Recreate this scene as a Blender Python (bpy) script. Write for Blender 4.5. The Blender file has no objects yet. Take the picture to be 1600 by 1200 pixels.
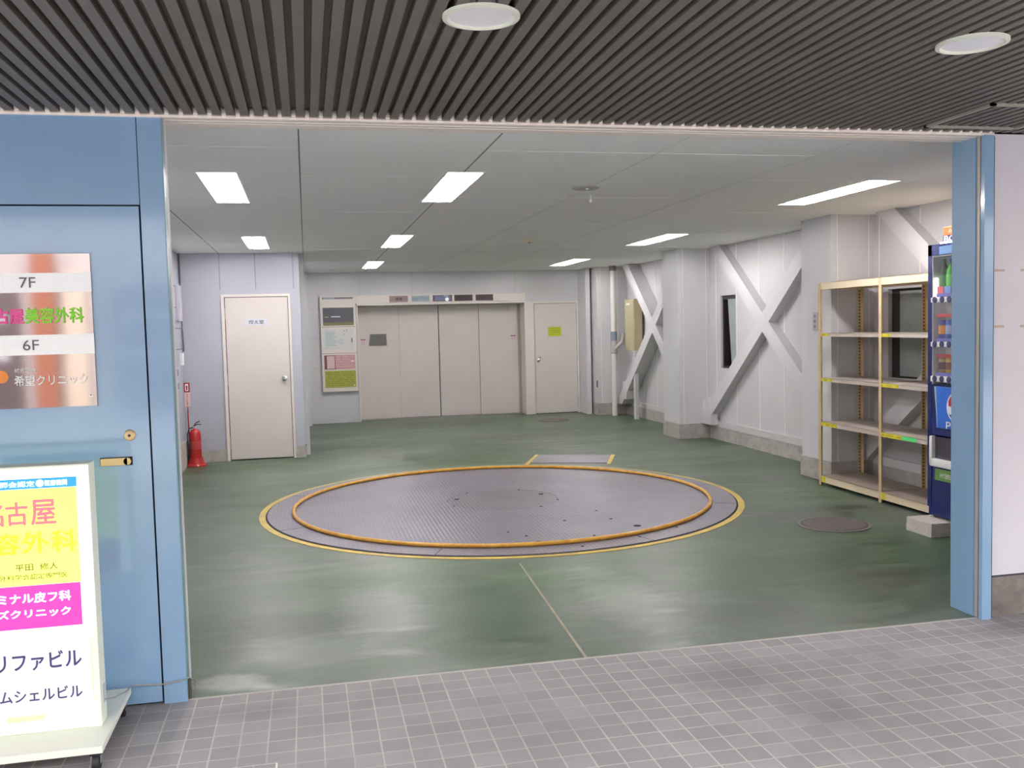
import bpy, bmesh, math, random
from mathutils import Vector, Matrix
random.seed(4)
SC = bpy.context.scene
COL = SC.collection
PI = math.pi

# ------------------------------------------------------------------ camera
cam_d = bpy.data.cameras.new('camera')
cam = bpy.data.objects.new('camera', cam_d); COL.objects.link(cam); SC.camera = cam
cam_d.sensor_width = 36.0
cam_d.lens = 1461.85 / 1600 * 36.0
cam_d.clip_start = 0.05; cam_d.clip_end = 200
YAW, PITCH, ROLL = 0.214947, 0.0621193, 0.0249114
fwd = Vector((math.sin(YAW) * math.cos(PITCH), math.cos(YAW) * math.cos(PITCH), -math.sin(PITCH)))
rgt = Vector((math.cos(YAW), -math.sin(YAW), 0)); dwn = fwd.cross(rgt)
r_ = math.cos(ROLL) * rgt + math.sin(ROLL) * dwn
d_ = -math.sin(ROLL) * rgt + math.cos(ROLL) * dwn
m = Matrix((r_, -d_, -fwd)).transposed().to_4x4(); m.translation = Vector((0, 0, 1.57))
cam.matrix_world = m

# ------------------------------------------------------------------ world, exposure
w = bpy.data.worlds.new('sky'); SC.world = w; w.use_nodes = True
nt = w.node_tree; bg = nt.nodes['Background']
tc = nt.nodes.new('ShaderNodeTexCoord'); sep = nt.nodes.new('ShaderNodeSeparateXYZ')
mr = nt.nodes.new('ShaderNodeMapRange'); mx = nt.nodes.new('ShaderNodeMix'); mx.data_type = 'RGBA'
nt.links.new(tc.outputs['Generated'], sep.inputs[0]); nt.links.new(sep.outputs['Z'], mr.inputs['Value'])
mr.inputs['From Min'].default_value = 0.0; mr.inputs['From Max'].default_value = 0.7
mx.inputs['A'].default_value = (0.975, 0.985, 1.0, 1); mx.inputs['B'].default_value = (0.90, 0.95, 1.0, 1)
nt.links.new(mr.outputs[0], mx.inputs['Factor']); nt.links.new(mx.outputs['Result'], bg.inputs['Color'])
bg.inputs['Strength'].default_value = 2.85
SKY = bg
TUBE = 38.0
SC.view_settings.view_transform = 'Standard'; SC.view_settings.look = 'None'
SC.view_settings.exposure = 1.3; SC.view_settings.gamma = 1.0; SC.view_settings.use_curve_mapping = False
SC.cycles.use_denoising = True
SC.cycles.max_bounces = 10; SC.cycles.diffuse_bounces = 6; SC.cycles.glossy_bounces = 4
SC.cycles.caustics_reflective = False; SC.cycles.caustics_refractive = False
SC.cycles.sample_clamp_indirect = 6.0

# ------------------------------------------------------------------ materials
def lin(c):
    return tuple(((v / 255) / 12.92 if v / 255 <= 0.04045 else ((v / 255 + 0.055) / 1.055) ** 2.4) for v in c) + (1,)
def mat(name, rgb, rough=0.5, metal=0.0, spec=0.5, emit=None, estr=1.0, alpha=1.0, coat=0.0):
    M = bpy.data.materials.new(name); M.use_nodes = True
    b = M.node_tree.nodes['Principled BSDF']
    b.inputs['Base Color'].default_value = lin(rgb); b.inputs['Roughness'].default_value = rough
    b.inputs['Metallic'].default_value = metal; b.inputs['Specular IOR Level'].default_value = spec
    b.inputs['Coat Weight'].default_value = coat; b.inputs['Coat Roughness'].default_value = 0.05
    if emit: b.inputs['Emission Color'].default_value = lin(emit); b.inputs['Emission Strength'].default_value = estr
    b.inputs['Alpha'].default_value = alpha
    return M
def nodes(M):
    N = M.node_tree.nodes; L = M.node_tree.links; return N, L, N['Principled BSDF']
def objco(M, scale=(1, 1, 1)):
    N, L, b = nodes(M)
    t = N.new('ShaderNodeTexCoord'); mp = N.new('ShaderNodeMapping'); mp.inputs['Scale'].default_value = scale
    L.new(t.outputs['Object'], mp.inputs['Vector']); return mp.outputs[0]
def noise(M, scale, detail=4, rough=0.55, co=None, dist=0.0):
    N, L, b = nodes(M); n = N.new('ShaderNodeTexNoise'); n.inputs['Scale'].default_value = scale
    n.inputs['Detail'].default_value = detail; n.inputs['Roughness'].default_value = rough; n.inputs['Distortion'].default_value = dist
    L.new(co if co else objco(M), n.inputs['Vector']); return n.outputs['Fac']
def ramp(M, fac, stops):
    N, L, b = nodes(M); r = N.new('ShaderNodeValToRGB'); L.new(fac, r.inputs[0])
    e = r.color_ramp.elements
    while len(e) < len(stops): e.new(0.5)
    for i, (p, c) in enumerate(stops): e[i].position = p; e[i].color = c if len(c) == 4 else lin(c)
    return r.outputs[0]
def mixc(M, fac, a, b2, mode='MIX'):
    N, L, b = nodes(M); x = N.new('ShaderNodeMix'); x.data_type = 'RGBA'; x.blend_type = mode
    if isinstance(fac, float): x.inputs['Factor'].default_value = fac
    else: L.new(fac, x.inputs['Factor'])
    for k, v in (('A', a), ('B', b2)):
        if isinstance(v, tuple): x.inputs[k].default_value = v
        else: L.new(v, x.inputs[k])
    return x.outputs['Result']
def mth(M, op, a, b2=None):
    N, L, b = nodes(M); x = N.new('ShaderNodeMath'); x.operation = op
    for i, v in enumerate((a, b2)):
        if v is None: continue
        if isinstance(v, (int, float)): x.inputs[i].default_value = v
        else: L.new(v, x.inputs[i])
    return x.outputs[0]
def bump(M, h, strength=0.3, dist=0.002):
    N, L, b = nodes(M); x = N.new('ShaderNodeBump'); x.inputs['Strength'].default_value = strength
    x.inputs['Distance'].default_value = dist; L.new(h, x.inputs['Height']); L.new(x.outputs[0], b.inputs['Normal'])
def setcol(M, c): N, L, b = nodes(M); L.new(c, b.inputs['Base Color'])
def setrough(M, c): N, L, b = nodes(M); L.new(c, b.inputs['Roughness'])
W1 = (1, 1, 1, 1); K1 = (0, 0, 0, 1)
def soft(name, a, b2, scale=3, rough=0.6, **k):
    M = mat(name, a, rough, **k); setcol(M, ramp(M, noise(M, scale, 5), [(0.3, a), (0.7, b2)])); return M

m_wall = soft('painted_wall', (198, 197, 200), (205, 204, 205), 1.5, 0.55)
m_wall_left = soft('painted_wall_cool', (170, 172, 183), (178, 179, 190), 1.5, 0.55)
m_panelwall = soft('wall_panels', (190, 188, 190), (198, 196, 197), 1.2, 0.45)
m_ceil = soft('ceiling_board', (240, 240, 237), (243, 242, 239), 1.2, 0.85)
m_seamd = mat('dark_seam', (90, 88, 88), 0.8)
m_seaml = mat('pale_seam', (255, 255, 253), 0.6)
m_door = soft('cream_door_paint', (206, 198, 193), (211, 203, 198), 2, 0.4)
m_frame = mat('cream_frame_paint', (218, 210, 203), 0.4)
m_gap = mat('black_gap', (30, 30, 34), 0.8)
m_conc = mat('concrete_curb', (165, 160, 155), 0.8)
setcol(m_conc, ramp(m_conc, noise(m_conc, 9, 7, 0.7), [(0.25, (140, 134, 128)), (0.5, (166, 161, 156)), (0.75, (186, 180, 172))]))
m_blue = mat('blue_gloss_paint', (130, 160, 188), 0.14, spec=0.8, coat=0.4)
setcol(m_blue, ramp(m_blue, noise(m_blue, 2.5, 4), [(0.3, (126, 159, 191)), (0.7, (135, 167, 199))]))
bump(m_blue, noise(m_blue, 2.2, 2), 0.12, 0.02)
m_teal = mat('teal_edge_paint', (110, 146, 156), 0.35)
m_bluej = mat('blue_jamb_paint', (124, 156, 186), 0.35)
m_alu = mat('pale_aluminium_trim', (238, 226, 216), 0.4, 0.0)
m_slat = soft('dark_soffit_slat', (98, 92, 86), (108, 101, 95), 3, 0.55)
m_black = mat('soffit_void', (22, 21, 21), 0.9)
m_steel = mat('brushed_steel', (190, 190, 188), 0.3, 1.0)
m_chrome = mat('chrome', (225, 225, 225), 0.12, 1.0)
m_brass = mat('aged_brass', (214, 184, 138), 0.4, 0.3)
m_white = mat('white_plastic', (228, 228, 226), 0.4)
m_offw = mat('off_white_plastic', (222, 222, 210), 0.4)
m_red = soft('red_enamel', (150, 28, 28), (162, 34, 32), 6, 0.25)
m_blackp = mat('black_rubber', (28, 28, 30), 0.6)
m_tube = mat('lit_tube', (255, 255, 255), 0.5, emit=(254, 249, 249), estr=TUBE)
m_refl = mat('white_reflector', (240, 240, 240), 0.4)
m_darkglass = mat('dark_glass', (26, 26, 28), 0.08)
m_frost = soft('wired_grey_glass', (136, 143, 141), (154, 161, 157), 5, 0.3)
m_beige = soft('beige_rack_paint', (214, 196, 166), (220, 204, 176), 5, 0.45)
m_shelf = soft('grey_beige_shelf', (176, 164, 154), (190, 180, 170), 5, 0.5)
m_tapey = mat('yellow_tape', (206, 196, 40), 0.5)
m_tapeg = mat('green_tape', (84, 214, 120), 0.5)
m_dark = mat('dark_print', (60, 58, 62), 0.7)
m_yel = soft('yellow_notice', (170, 182, 36), (182, 192, 44), 12, 0.6)
m_khaki = soft('khaki_cabinet_paint', (166, 158, 124), (172, 164, 130), 4, 0.4)
m_conc2 = mat('pale_concrete_block', (196, 190, 180), 0.85)
setcol(m_conc2, ramp(m_conc2, noise(m_conc2, 30, 6, 0.7), [(0.3, (180, 173, 164)), (0.7, (206, 200, 190))]))
m_vblue = mat('blue_machine_enamel', (10, 28, 90), 0.25)
m_vlight = mat('light_blue_panel', (110, 150, 200), 0.3)
m_iron = soft('cast_iron', (110, 102, 100), (122, 114, 112), 30, 0.5)
m_rail = mat('yellow_rail_paint', (214, 160, 52), 0.35)
setcol(m_rail, ramp(m_rail, noise(m_rail, 14, 5), [(0.35, (206, 146, 52)), (0.6, (222, 172, 72))]))
m_ypaint = mat('worn_yellow_paint', (196, 170, 84), 0.5)
setcol(m_ypaint, ramp(m_ypaint, noise(m_ypaint, 6, 6, 0.7), [(0.3, (170, 148, 92)), (0.6, (206, 178, 74))]))
# scuffed, chalky and darker worn places, plus a broad dark grey left area: x, y, radii, strength, colour
FLOOR_PATCHES = [(0.35, 5.15, 0.30, 0.75, 0.42, (140, 143, 142)), (1.72, 5.0, 0.26, 0.8, 0.45, (150, 160, 148)), (0.0, 4.6, 0.5, 0.35, 0.45, (142, 150, 140)), (-0.38, 4.3, 0.2, 0.13, 0.7, (168, 172, 162)),
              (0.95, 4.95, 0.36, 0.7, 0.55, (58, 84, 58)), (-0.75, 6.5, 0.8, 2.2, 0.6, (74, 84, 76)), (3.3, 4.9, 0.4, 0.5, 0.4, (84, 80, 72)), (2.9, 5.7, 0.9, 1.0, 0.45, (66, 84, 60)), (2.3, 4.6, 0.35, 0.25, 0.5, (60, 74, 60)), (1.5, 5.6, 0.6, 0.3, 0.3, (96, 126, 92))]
# epoxy floor: green with pale worn lilac-grey swirls
m_floor = mat('green_epoxy', (110, 128, 112), 0.4, spec=0.5)
n1 = noise(m_floor, 1.0, 8, 0.62, objco(m_floor, (0.45, 1.15, 1)), 1.0); n2 = noise(m_floor, 2.6, 9, 0.68, objco(m_floor, (0.5, 1.5, 1)), 1.6)
n3 = noise(m_floor, 0.7, 4, 0.5, objco(m_floor, (1, 1, 1)), 0.6)
c1 = ramp(m_floor, n1, [(0.36, (40, 56, 40)), (0.45, (66, 84, 64)), (0.54, (88, 101, 86)), (0.64, (128, 131, 126))])
c2 = ramp(m_floor, n2, [(0.40, (54, 68, 50)), (0.5, (80, 93, 78)), (0.60, (126, 133, 124))])
c3 = ramp(m_floor, n3, [(0.42, (46, 70, 44)), (0.5, (76, 84, 74)), (0.58, (100, 97, 101))])
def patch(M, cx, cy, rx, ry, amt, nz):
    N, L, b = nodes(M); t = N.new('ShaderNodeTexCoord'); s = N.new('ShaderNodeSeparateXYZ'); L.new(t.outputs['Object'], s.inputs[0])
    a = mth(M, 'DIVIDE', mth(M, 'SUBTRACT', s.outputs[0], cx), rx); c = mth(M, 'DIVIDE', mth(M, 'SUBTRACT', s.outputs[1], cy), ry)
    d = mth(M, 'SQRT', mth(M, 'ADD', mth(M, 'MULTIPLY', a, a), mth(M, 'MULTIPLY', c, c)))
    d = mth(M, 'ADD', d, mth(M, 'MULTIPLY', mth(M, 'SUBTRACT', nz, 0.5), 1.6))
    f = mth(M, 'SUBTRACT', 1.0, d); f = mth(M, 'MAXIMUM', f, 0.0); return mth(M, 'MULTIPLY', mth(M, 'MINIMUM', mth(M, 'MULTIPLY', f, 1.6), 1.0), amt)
fc = mixc(m_floor, 0.33, mixc(m_floor, 0.45, c1, c2), c3)
fc = mixc(m_floor, 1.0, fc, (0.90, 1.0, 0.88, 1), 'MULTIPLY')
for cx, cy, rx, ry, am, col in FLOOR_PATCHES:
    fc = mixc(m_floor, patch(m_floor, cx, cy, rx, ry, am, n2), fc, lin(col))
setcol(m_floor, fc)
setrough(m_floor, ramp(m_floor, n2, [(0.3, (0.30, 0.30, 0.30, 1)), (0.7, (0.5, 0.5, 0.5, 1))]))
# chequer plate
def plate_mat(name, a, b2):
    M = mat(name, a, 0.38, 0.35, spec=0.6)
    N, L, b = nodes(M)
    t = N.new('ShaderNodeTexCoord'); s = N.new('ShaderNodeSeparateXYZ'); L.new(t.outputs['Object'], s.inputs[0])
    x, y = s.outputs[0], s.outputs[1]; k = PI / 0.032
    u = mth(M, 'MULTIPLY', mth(M, 'ADD', x, y), k); v = mth(M, 'MULTIPLY', mth(M, 'SUBTRACT', x, y), k)
    su, sv = mth(M, 'SINE', u), mth(M, 'SINE', v)
    h = mth(M, 'MAXIMUM', mth(M, 'MULTIPLY', mth(M, 'MULTIPLY', su, sv), 1.0), mth(M, 'MULTIPLY', mth(M, 'SINE', mth(M, 'ADD', u, PI / 2)), -0.35))
    setcol(M, ramp(M, noise(M, 1.6, 6, 0.6), [(0.3, a), (0.7, b2)]))
    bump(M, h, 0.6, 0.0045)
    return M
m_plate = plate_mat('chequer_plate', (116, 113, 124), (133, 130, 141))
m_hub = plate_mat('chequer_plate_hub', (109, 106, 114), (124, 121, 129))
# sidewalk tiles
m_tile = mat('mauve_paving_tile', (150, 140, 145), 0.6)
N, L, b = nodes(m_tile)
br = N.new('ShaderNodeTexBrick'); br.offset = 0.0; br.squash = 1.0
t = N.new('ShaderNodeTexCoord'); mp = N.new('ShaderNodeMapping'); mp.inputs['Location'].default_value = (0.303 + 0.0025, -4.15, 0)
L.new(t.outputs['Object'], mp.inputs['Vector']); L.new(mp.outputs[0], br.inputs['Vector'])
br.inputs['Scale'].default_value = 1.0; br.inputs['Brick Width'].default_value = 0.105; br.inputs['Row Height'].default_value = 0.105
br.inputs['Mortar Size'].default_value = 0.0038; br.inputs['Mortar Smooth'].default_value = 0.25; br.inputs['Bias'].default_value = -0.2
br.inputs['Color1'].default_value = lin((148, 142, 143)); br.inputs['Color2'].default_value = lin((164, 157, 158)); br.inputs['Mortar'].default_value = lin((192, 184, 174))
dirt = noise(m_tile, 1.1, 6, 0.6)
mort = ramp(m_tile, noise(m_tile, 1.7, 4, 0.5), [(0.35, K1), (0.5, W1)])
plain = mixc(m_tile, mth(m_tile, 'MULTIPLY', br.outputs['Fac'], 1.0), br.outputs['Color'], lin((168, 160, 158)))
base = mixc(m_tile, mort, plain, br.outputs['Color'])
ntile = noise(m_tile, 3.0, 7, 0.65)
for cx, cy, rx, ry, am in ((1.78, 3.72, 0.34, 0.26, 0.4), (1.98, 3.35, 0.2, 0.3, 0.3), (-0.35, 3.95, 0.3, 0.12, 0.3), (3.3, 3.95, 0.4, 0.12, 0.3)):
    base = mixc(m_tile, patch(m_tile, cx, cy, rx, ry, am, ntile), base, lin((104, 98, 100)))
setcol(m_tile, mixc(m_tile, 0.75, base, ramp(m_tile, dirt, [(0.3, (214, 212, 212)), (0.62, (255, 255, 255))]), 'MULTIPLY'))
bump(m_tile, mth(m_tile, 'SUBTRACT', 1.0, br.outputs['Fac']), 0.5, 0.003)

# ------------------------------------------------------------------ mesh helpers
class MB:
    def __init__(s): s.b = bmesh.new()
    def box(s, x0, x1, y0, y1, z0, z1, bev=0.0, rot=None, piv=None):
        v = [s.b.verts.new((x, y, z)) for x in (x0, x1) for y in (y0, y1) for z in (z0, z1)]
        F = [(0, 1, 3, 2), (4, 6, 7, 5), (0, 4, 5, 1), (2, 3, 7, 6), (0, 2, 6, 4), (1, 5, 7, 3)]
        f = [s.b.faces.new([v[i] for i in q]) for q in F]
        vs = v
        if bev > 0:
            e = list({e for q in f for e in q.edges})
            r = bmesh.ops.bevel(s.b, geom=e, offset=bev, segments=2, profile=0.6, affect='EDGES')
            vs = list({vv for ff in r['faces'] for vv in ff.verts} | {vv for vv in v if vv.is_valid})
        if rot is not None: bmesh.ops.rotate(s.b, verts=vs, cent=piv or (0, 0, 0), matrix=rot)
        return s
    def prism(s, pts, axis, a, c):
        def P(p, t): return {'x': (t, p[0], p[1]), 'y': (p[0], t, p[1]), 'z': (p[0], p[1], t)}[axis]
        A = [s.b.verts.new(P(p, a)) for p in pts]; B = [s.b.verts.new(P(p, c)) for p in pts]; n = len(pts)
        s.b.faces.new(A); s.b.faces.new(B[::-1])
        for i in range(n): s.b.faces.new((A[i], B[i], B[(i + 1) % n], A[(i + 1) % n]))
        return s
    def tube(s, path, r, n=12, cap=True, close=False):
        path = [Vector(p) for p in path]; rings = []; m = len(path)
        up = None
        for i, p in enumerate(path):
            if close: d = (path[(i + 1) % m] - path[i - 1]).normalized()
            else: d = (path[min(i + 1, m - 1)] - path[max(i - 1, 0)]).normalized()
            if up is None:
                up = Vector((0, 0, 1)) if abs(d.z) < 0.9 else Vector((1, 0, 0))
            u = d.cross(up).normalized(); v = u.cross(d).normalized(); up = v
            rr = r[i] if isinstance(r, (list, tuple)) else r
            rings.append([s.b.verts.new(p + u * rr * math.cos(2 * PI * k / n) + v * rr * math.sin(2 * PI * k / n)) for k in range(n)])
        for i in range(m if close else m - 1):
            A, B = rings[i], rings[(i + 1) % m]
            for k in range(n): s.b.faces.new((A[k], A[(k + 1) % n], B[(k + 1) % n], B[k]))
        if cap and not close: s.b.faces.new(rings[0][::-1]); s.b.faces.new(rings[-1])
        return s
    def lathe(s, prof, c=(0, 0, 0), axis='z', n=32):
        c = Vector(c); rings = []
        for r, h in prof:
            ring = []
            for k in range(n):
                a = 2 * PI * k / n; p = (r * math.cos(a), r * math.sin(a))
                q = {'z': (p[0], p[1], h), 'x': (h, p[0], p[1]), 'y': (p[0], h, p[1])}[axis]
                ring.append(s.b.verts.new(c + Vector(q)))
            rings.append(ring)
        for A, B in zip(rings, rings[1:]):
            for k in range(n): s.b.faces.new((A[k], A[(k + 1) % n], B[(k + 1) % n], B[k]))
        for R, p in ((rings[0], prof[0]), (rings[-1], prof[-1])):
            if p[0] > 1e-4:
                try: s.b.faces.new(R)
                except ValueError: pass
        return s
    def build(s, name, mt, parent=None, smooth=False, loc=None):
        bmesh.ops.remove_doubles(s.b, verts=s.b.verts, dist=1e-6)
        bmesh.ops.recalc_face_normals(s.b, faces=s.b.faces)
        me = bpy.data.meshes.new(name)
        if loc is None and parent is not None: loc = (0, 0, 0)
        off = Vector(loc) if loc else Vector((0, 0, 0))
        if parent is None and loc: bmesh.ops.translate(s.b, verts=s.b.verts, vec=-off)
        s.b.to_mesh(me); s.b.free(); me.materials.append(mt)
        if smooth:
            for p in me.polygons: p.use_smooth = True
            try: me.set_sharp_from_angle(angle=math.radians(35))
            except Exception: pass
        o = bpy.data.objects.new(name, me); COL.objects.link(o)
        if parent is not None:
            o.parent = parent
            # geometry is written in world coordinates: undo every parent's location
            v = Vector((0, 0, 0)); p = parent
            while p is not None: v += p.location; p = p.parent
            me.transform(Matrix.Translation(-v))
        elif loc: o.location = off
        return o
def bx(*a, **k): return MB().box(*a, **k)
def tag(o, label=None, cat=None, group=None, kind=None):
    if label: o['label'] = label
    if cat: o['category'] = cat
    if group: o['group'] = group
    if kind: o['kind'] = kind
    return o
def st(o, label=None): o['kind'] = 'structure'; return tag(o, label)
def thing(name, loc, label, cat, group=None, kind=None):
    o = bpy.data.objects.new(name, None); COL.objects.link(o); o.location = loc; o.empty_display_size = 0.1
    return tag(o, label, cat, group, kind)
def copy_tree(o, parent=None):
    c = o.copy(); COL.objects.link(c)
    if parent is not None: c.parent = parent
    for ch in list(o.children): copy_tree(ch, c)
    return c
_dg = None
def text(name, body, mt, parent, org, u, w_, h_, bold=0.0, dep=0.0012, v=(0, 0, 1), shear=0.0):
    """lettering whose lower left corner stands at org; u is the reading direction"""
    cu = bpy.data.curves.new('txt', 'FONT'); cu.body = body; cu.size = 1.0; cu.offset = 0.0; cu.extrude = 0.0; cu.resolution_u = 3; cu.shear = shear
    to = bpy.data.objects.new('txt', cu); COL.objects.link(to)
    dg = bpy.context.evaluated_depsgraph_get(); me = bpy.data.meshes.new_from_object(to.evaluated_get(dg))
    bpy.data.objects.remove(to); bpy.data.curves.remove(cu)
    xs = [q.co.x for q in me.vertices]; ys = [q.co.y for q in me.vertices]
    x0, x1, y0, y1 = min(xs), max(xs), min(ys), max(ys)
    U = Vector(u).normalized(); V = Vector(v).normalized(); Nn = U.cross(V)
    par = Vector((0, 0, 0)); p = parent
    while p is not None: par += p.location; p = p.parent
    for q in me.vertices:
        a = (q.co.x - x0) / max(x1 - x0, 1e-6) * w_; c = (q.co.y - y0) / max(y1 - y0, 1e-6) * h_
        q.co = Vector(org) + U * a + V * c + Nn * dep - par
    if bold > 0:
        nb = bmesh.new(); dx = bold * w_ / max(x1 - x0, 1e-6); dz = bold * h_ / max(y1 - y0, 1e-6)
        for k, (a, c) in enumerate(((0, 0), (1, 0), (-1, 0), (0, 1), (0, -1))):
            m2 = me.copy(); m2.transform(Matrix.Translation(U * a * dx + V * c * dz + Nn * k * 0.00003)); nb.from_mesh(m2); bpy.data.meshes.remove(m2)
        nb.to_mesh(me); nb.free()
    me.materials.clear(); me.materials.append(mt); me.name = name
    o = bpy.data.objects.new(name, me); COL.objects.link(o); o.parent = parent
    return o
def circ(cx, cy, r, n=96, a0=0, a1=2 * PI): return [(cx + r * math.cos(a0 + (a1 - a0) * i / n), cy + r * math.sin(a0 + (a1 - a0) * i / n)) for i in range(n)]
def ring_flat(M, cx, cy, r0, r1, z0, z1, n=128):
    b = M.b
    V = [[b.verts.new((cx + r * math.cos(2 * PI * k / n), cy + r * math.sin(2 * PI * k / n), z)) for k in range(n)] for r, z in ((r0, z0), (r0, z1), (r1, z1), (r1, z0))]
    for A, B in zip(V, V[1:] + V[:1]):
        for k in range(n): b.faces.new((A[k], A[(k + 1) % n], B[(k + 1) % n], B[k]))
    return M

# ================================================================== SETTING
CEIL = 2.535
FY = 4.15          # facade plane
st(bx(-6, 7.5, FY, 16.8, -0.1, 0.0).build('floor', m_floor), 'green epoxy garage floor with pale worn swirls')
st(bx(-9, 12, -3.0, FY, -0.1, 0.0).build('pavement', m_tile), 'mauve square-tiled pavement in front of the garage')
m_road = soft('asphalt', (176, 174, 174), (186, 184, 184), 5, 0.9)
st(bx(-34, 34, -13, -3.0, -0.2, -0.1).build('road', m_road), 'grey asphalt road behind the viewer')
# shop fronts over the road, seen only in reflections
st(bx(-34, 34, -13.6, -13, -0.2, 8).build('wall_opposite', soft('pale_facade', (200, 196, 192), (214, 210, 206), 1, 0.8)), 'pale building across the road')
M = MB(); M2 = MB(); M3 = MB(); M4 = MB()
for i in range(16):
    x = -32 + i * 4
    M.box(x, x + 2.2, -13, -12.9, 0.0, 2.6); M2.box(x + 2.5, x + 2.9, -13, -12.8, 0, 3.4); M3.box(x + 0.2, x + 2.0, -12.9, -12.86, 1.1, 1.3)
    M3.box(x + 0.2, x + 2.0, -12.9, -12.86, 1.9, 2.05); M4.box(x + 3.1, x + 3.5, -13, -12.8, 0, 2.9); M.box(x, x + 2.4, -13, -12.95, 4.4, 6.0)
st(M.build('window_3', mat('shop_window', (96, 84, 84), 0.3)), 'dark windows of the building across the road')
st(M2.build('trim_23', mat('orange_brown', (176, 110, 80), 0.6)))
st(M3.build('trim_24', mat('shop_shelves', (210, 214, 220), 0.6)))
st(M4.build('trim_25', mat('cream_pier', (226, 214, 190), 0.6)))

# soffit: backing, slats with gaps, canopy body
CY0 = 0.8
st(bx(-8, 10, CY0, FY + 0.2, 2.53, 2.9).build('canopy', m_black), 'canopy slab above the pavement')
M = MB(); P = 0.0565; x = -3.0
while x < 6.0:
    M.box(x, x + 0.033, CY0, 4.118, 2.475, 2.510); x += P
M.box(-3.0, 6.0, CY0, 4.118, 2.506, 2.53)
st(M.build('soffit', m_slat), 'dark grey slatted soffit over the pavement')
st(bx(-8, 10, CY0 - 0.06, CY0, 2.44, 2.95).build('trim_3', m_alu), 'pale fascia along the canopy edge')
# aluminium edge trim with the notched upper flange between the slats
M = MB().box(-3, 3.405, 4.12, 4.165, 2.461, 2.474)
M.box(-3, 3.405, 4.12, 4.126, 2.472, 2.528)
x = -3.0 + 0.033
while x < 3.38:
    M.box(x + 0.004, x + P - 0.033 - 0.004, 4.106, 4.121, 2.4705, 2.497); x += P
st(M.build('trim_1', m_alu), 'pale aluminium trim where the soffit meets the facade')
# head rail of the shutter (two pale rails and a slot)
M = MB().box(-0.553, 3.34, 4.168, 4.20, 2.459, 2.53).box(-0.553, 3.34, 4.215, 4.29, 2.459, 2.53)
st(M.build('trim_2', m_alu), 'pale shutter head rails above the opening')
st(bx(-0.6, 3.4, 4.20, 4.215, 2.47, 2.53).build('trim_4', m_gap))
# upper facade
st(bx(-9, 12, 4.3, 4.6, CEIL, 5.0).build('wall_front_upper', m_wall))
# ceiling with recesses cut for the lights
LX = [(-0.605, -0.375), (0.90, 1.125), (3.925, 4.175)]
LIGHTS = [(0, 5.93, 7.285), (0, 9.88, 11.28), (1, 5.83, 7.20), (1, 9.77, 11.22), (1, 13.55, 15.05), (2, 5.98, 7.30), (2, 9.75, 11.15), (2, 13.45, 14.93)]
xs = sorted({-1.8, 6.0, *[v for p in LX for v in p]}); ys = sorted({4.3, 16.6, *[v for l in LIGHTS for v in l[1:]]})
M = MB()
for i in range(len(xs) - 1):
    for j in range(len(ys) - 1):
        cx, cy = (xs[i] + xs[i + 1]) / 2, (ys[j] + ys[j + 1]) / 2
        if any(LX[a][0] < cx < LX[a][1] and y0 < cy < y1 for a, y0, y1 in LIGHTS): continue
        M.box(xs[i], xs[i + 1], ys[j], ys[j + 1], CEIL, CEIL + 0.03)
st(M.build('ceiling', m_ceil), 'grey panelled garage ceiling')
st(bx(-2, 6.5, 4.3, 17, CEIL + 0.12, CEIL + 0.2).build('ceiling_slab', m_ceil))
M = MB()
for sx in (0.0, 1.0, -1.0): M.box(sx - 0.003, sx + 0.003, 4.3, 16.05 if sx >= 0 else 11.9, CEIL - 0.0012, CEIL + 0.001)
st(M.build('trim_5', m_seamd))
M = MB()
for sx in (2.0, 3.0): M.box(sx - 0.002, sx + 0.002, 4.3, 16.05, CEIL - 0.0012, CEIL + 0.001)
st(M.build('trim_26', mat('faint_seam', (196, 195, 192), 0.8)))
M = MB()
for k in range(7): M.box(-1.46, 0.0, 5.12 + k * 1.82, 5.126 + k * 1.82, CEIL - 0.0012, CEIL + 0.001) if 5.12 + k * 1.82 < 11.8 else None
for k in range(6): M.box(0.0, 1.0, 6.03 + k * 1.82, 6.036 + k * 1.82, CEIL - 0.0012, CEIL + 0.001)
for k in range(7): M.box(1.0, 3.0, 5.12 + k * 1.82, 5.126 + k * 1.82, CEIL - 0.0012, CEIL + 0.001) if 5.12 + k * 1.82 < 16 else None
for k in range(6): M.box(3.0, 4.8, 6.03 + k * 1.82, 6.036 + k * 1.82, CEIL - 0.0012, CEIL + 0.001)
st(M.build('trim_6', m_seaml))

# left blue facade: head panel, strip, door
st(bx(-9, -0.553, 4.17, 4.28, 0, 2.53).build('wall_front', m_wall), 'inner face of the front wall left of the opening')
st(bx(-6, -0.6505, 4.128, 4.17, 2.106, 2.461).build('wall_front_panel', m_blue), 'glossy blue metal panel over the blue door')
M = bx(-0.647, -0.5545, 4.128, 4.17, 0.0, 2.461)
st(M.build('trim_7', m_blue), 'blue metal jamb strip left of the opening')
st(bx(-0.5545, -0.551, 4.128, 4.2, 0.0, 2.459).build('trim_8', m_teal), 'teal edge of the blue jamb')
st(bx(-6, -1.56, 4.128, 4.17, 0.0, 2.098).build('wall_front_panel', m_blue))
st(bx(-1.56, -0.645, 4.168, 4.175, 0.0, 2.11).build('trim_9', m_gap))
d = thing('door_1', (-1.1, 4.13, 0), 'glossy blue metal door with brass pull and lock beside the opening', 'door', kind='structure')
bx(-1.552, -0.6545, 4.128, 4.168, 0.012, 2.099).build('door_leaf', m_blue, d)
MB().lathe([(0.014, -0.014), (0.014, -0.010), (0.02, -0.008), (0.024, -0.002), (0.024, 0.0)], (-0.732, 4.128, 1.155), 'y', 24).build('lock_cylinder', m_brass, d, True)
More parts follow.
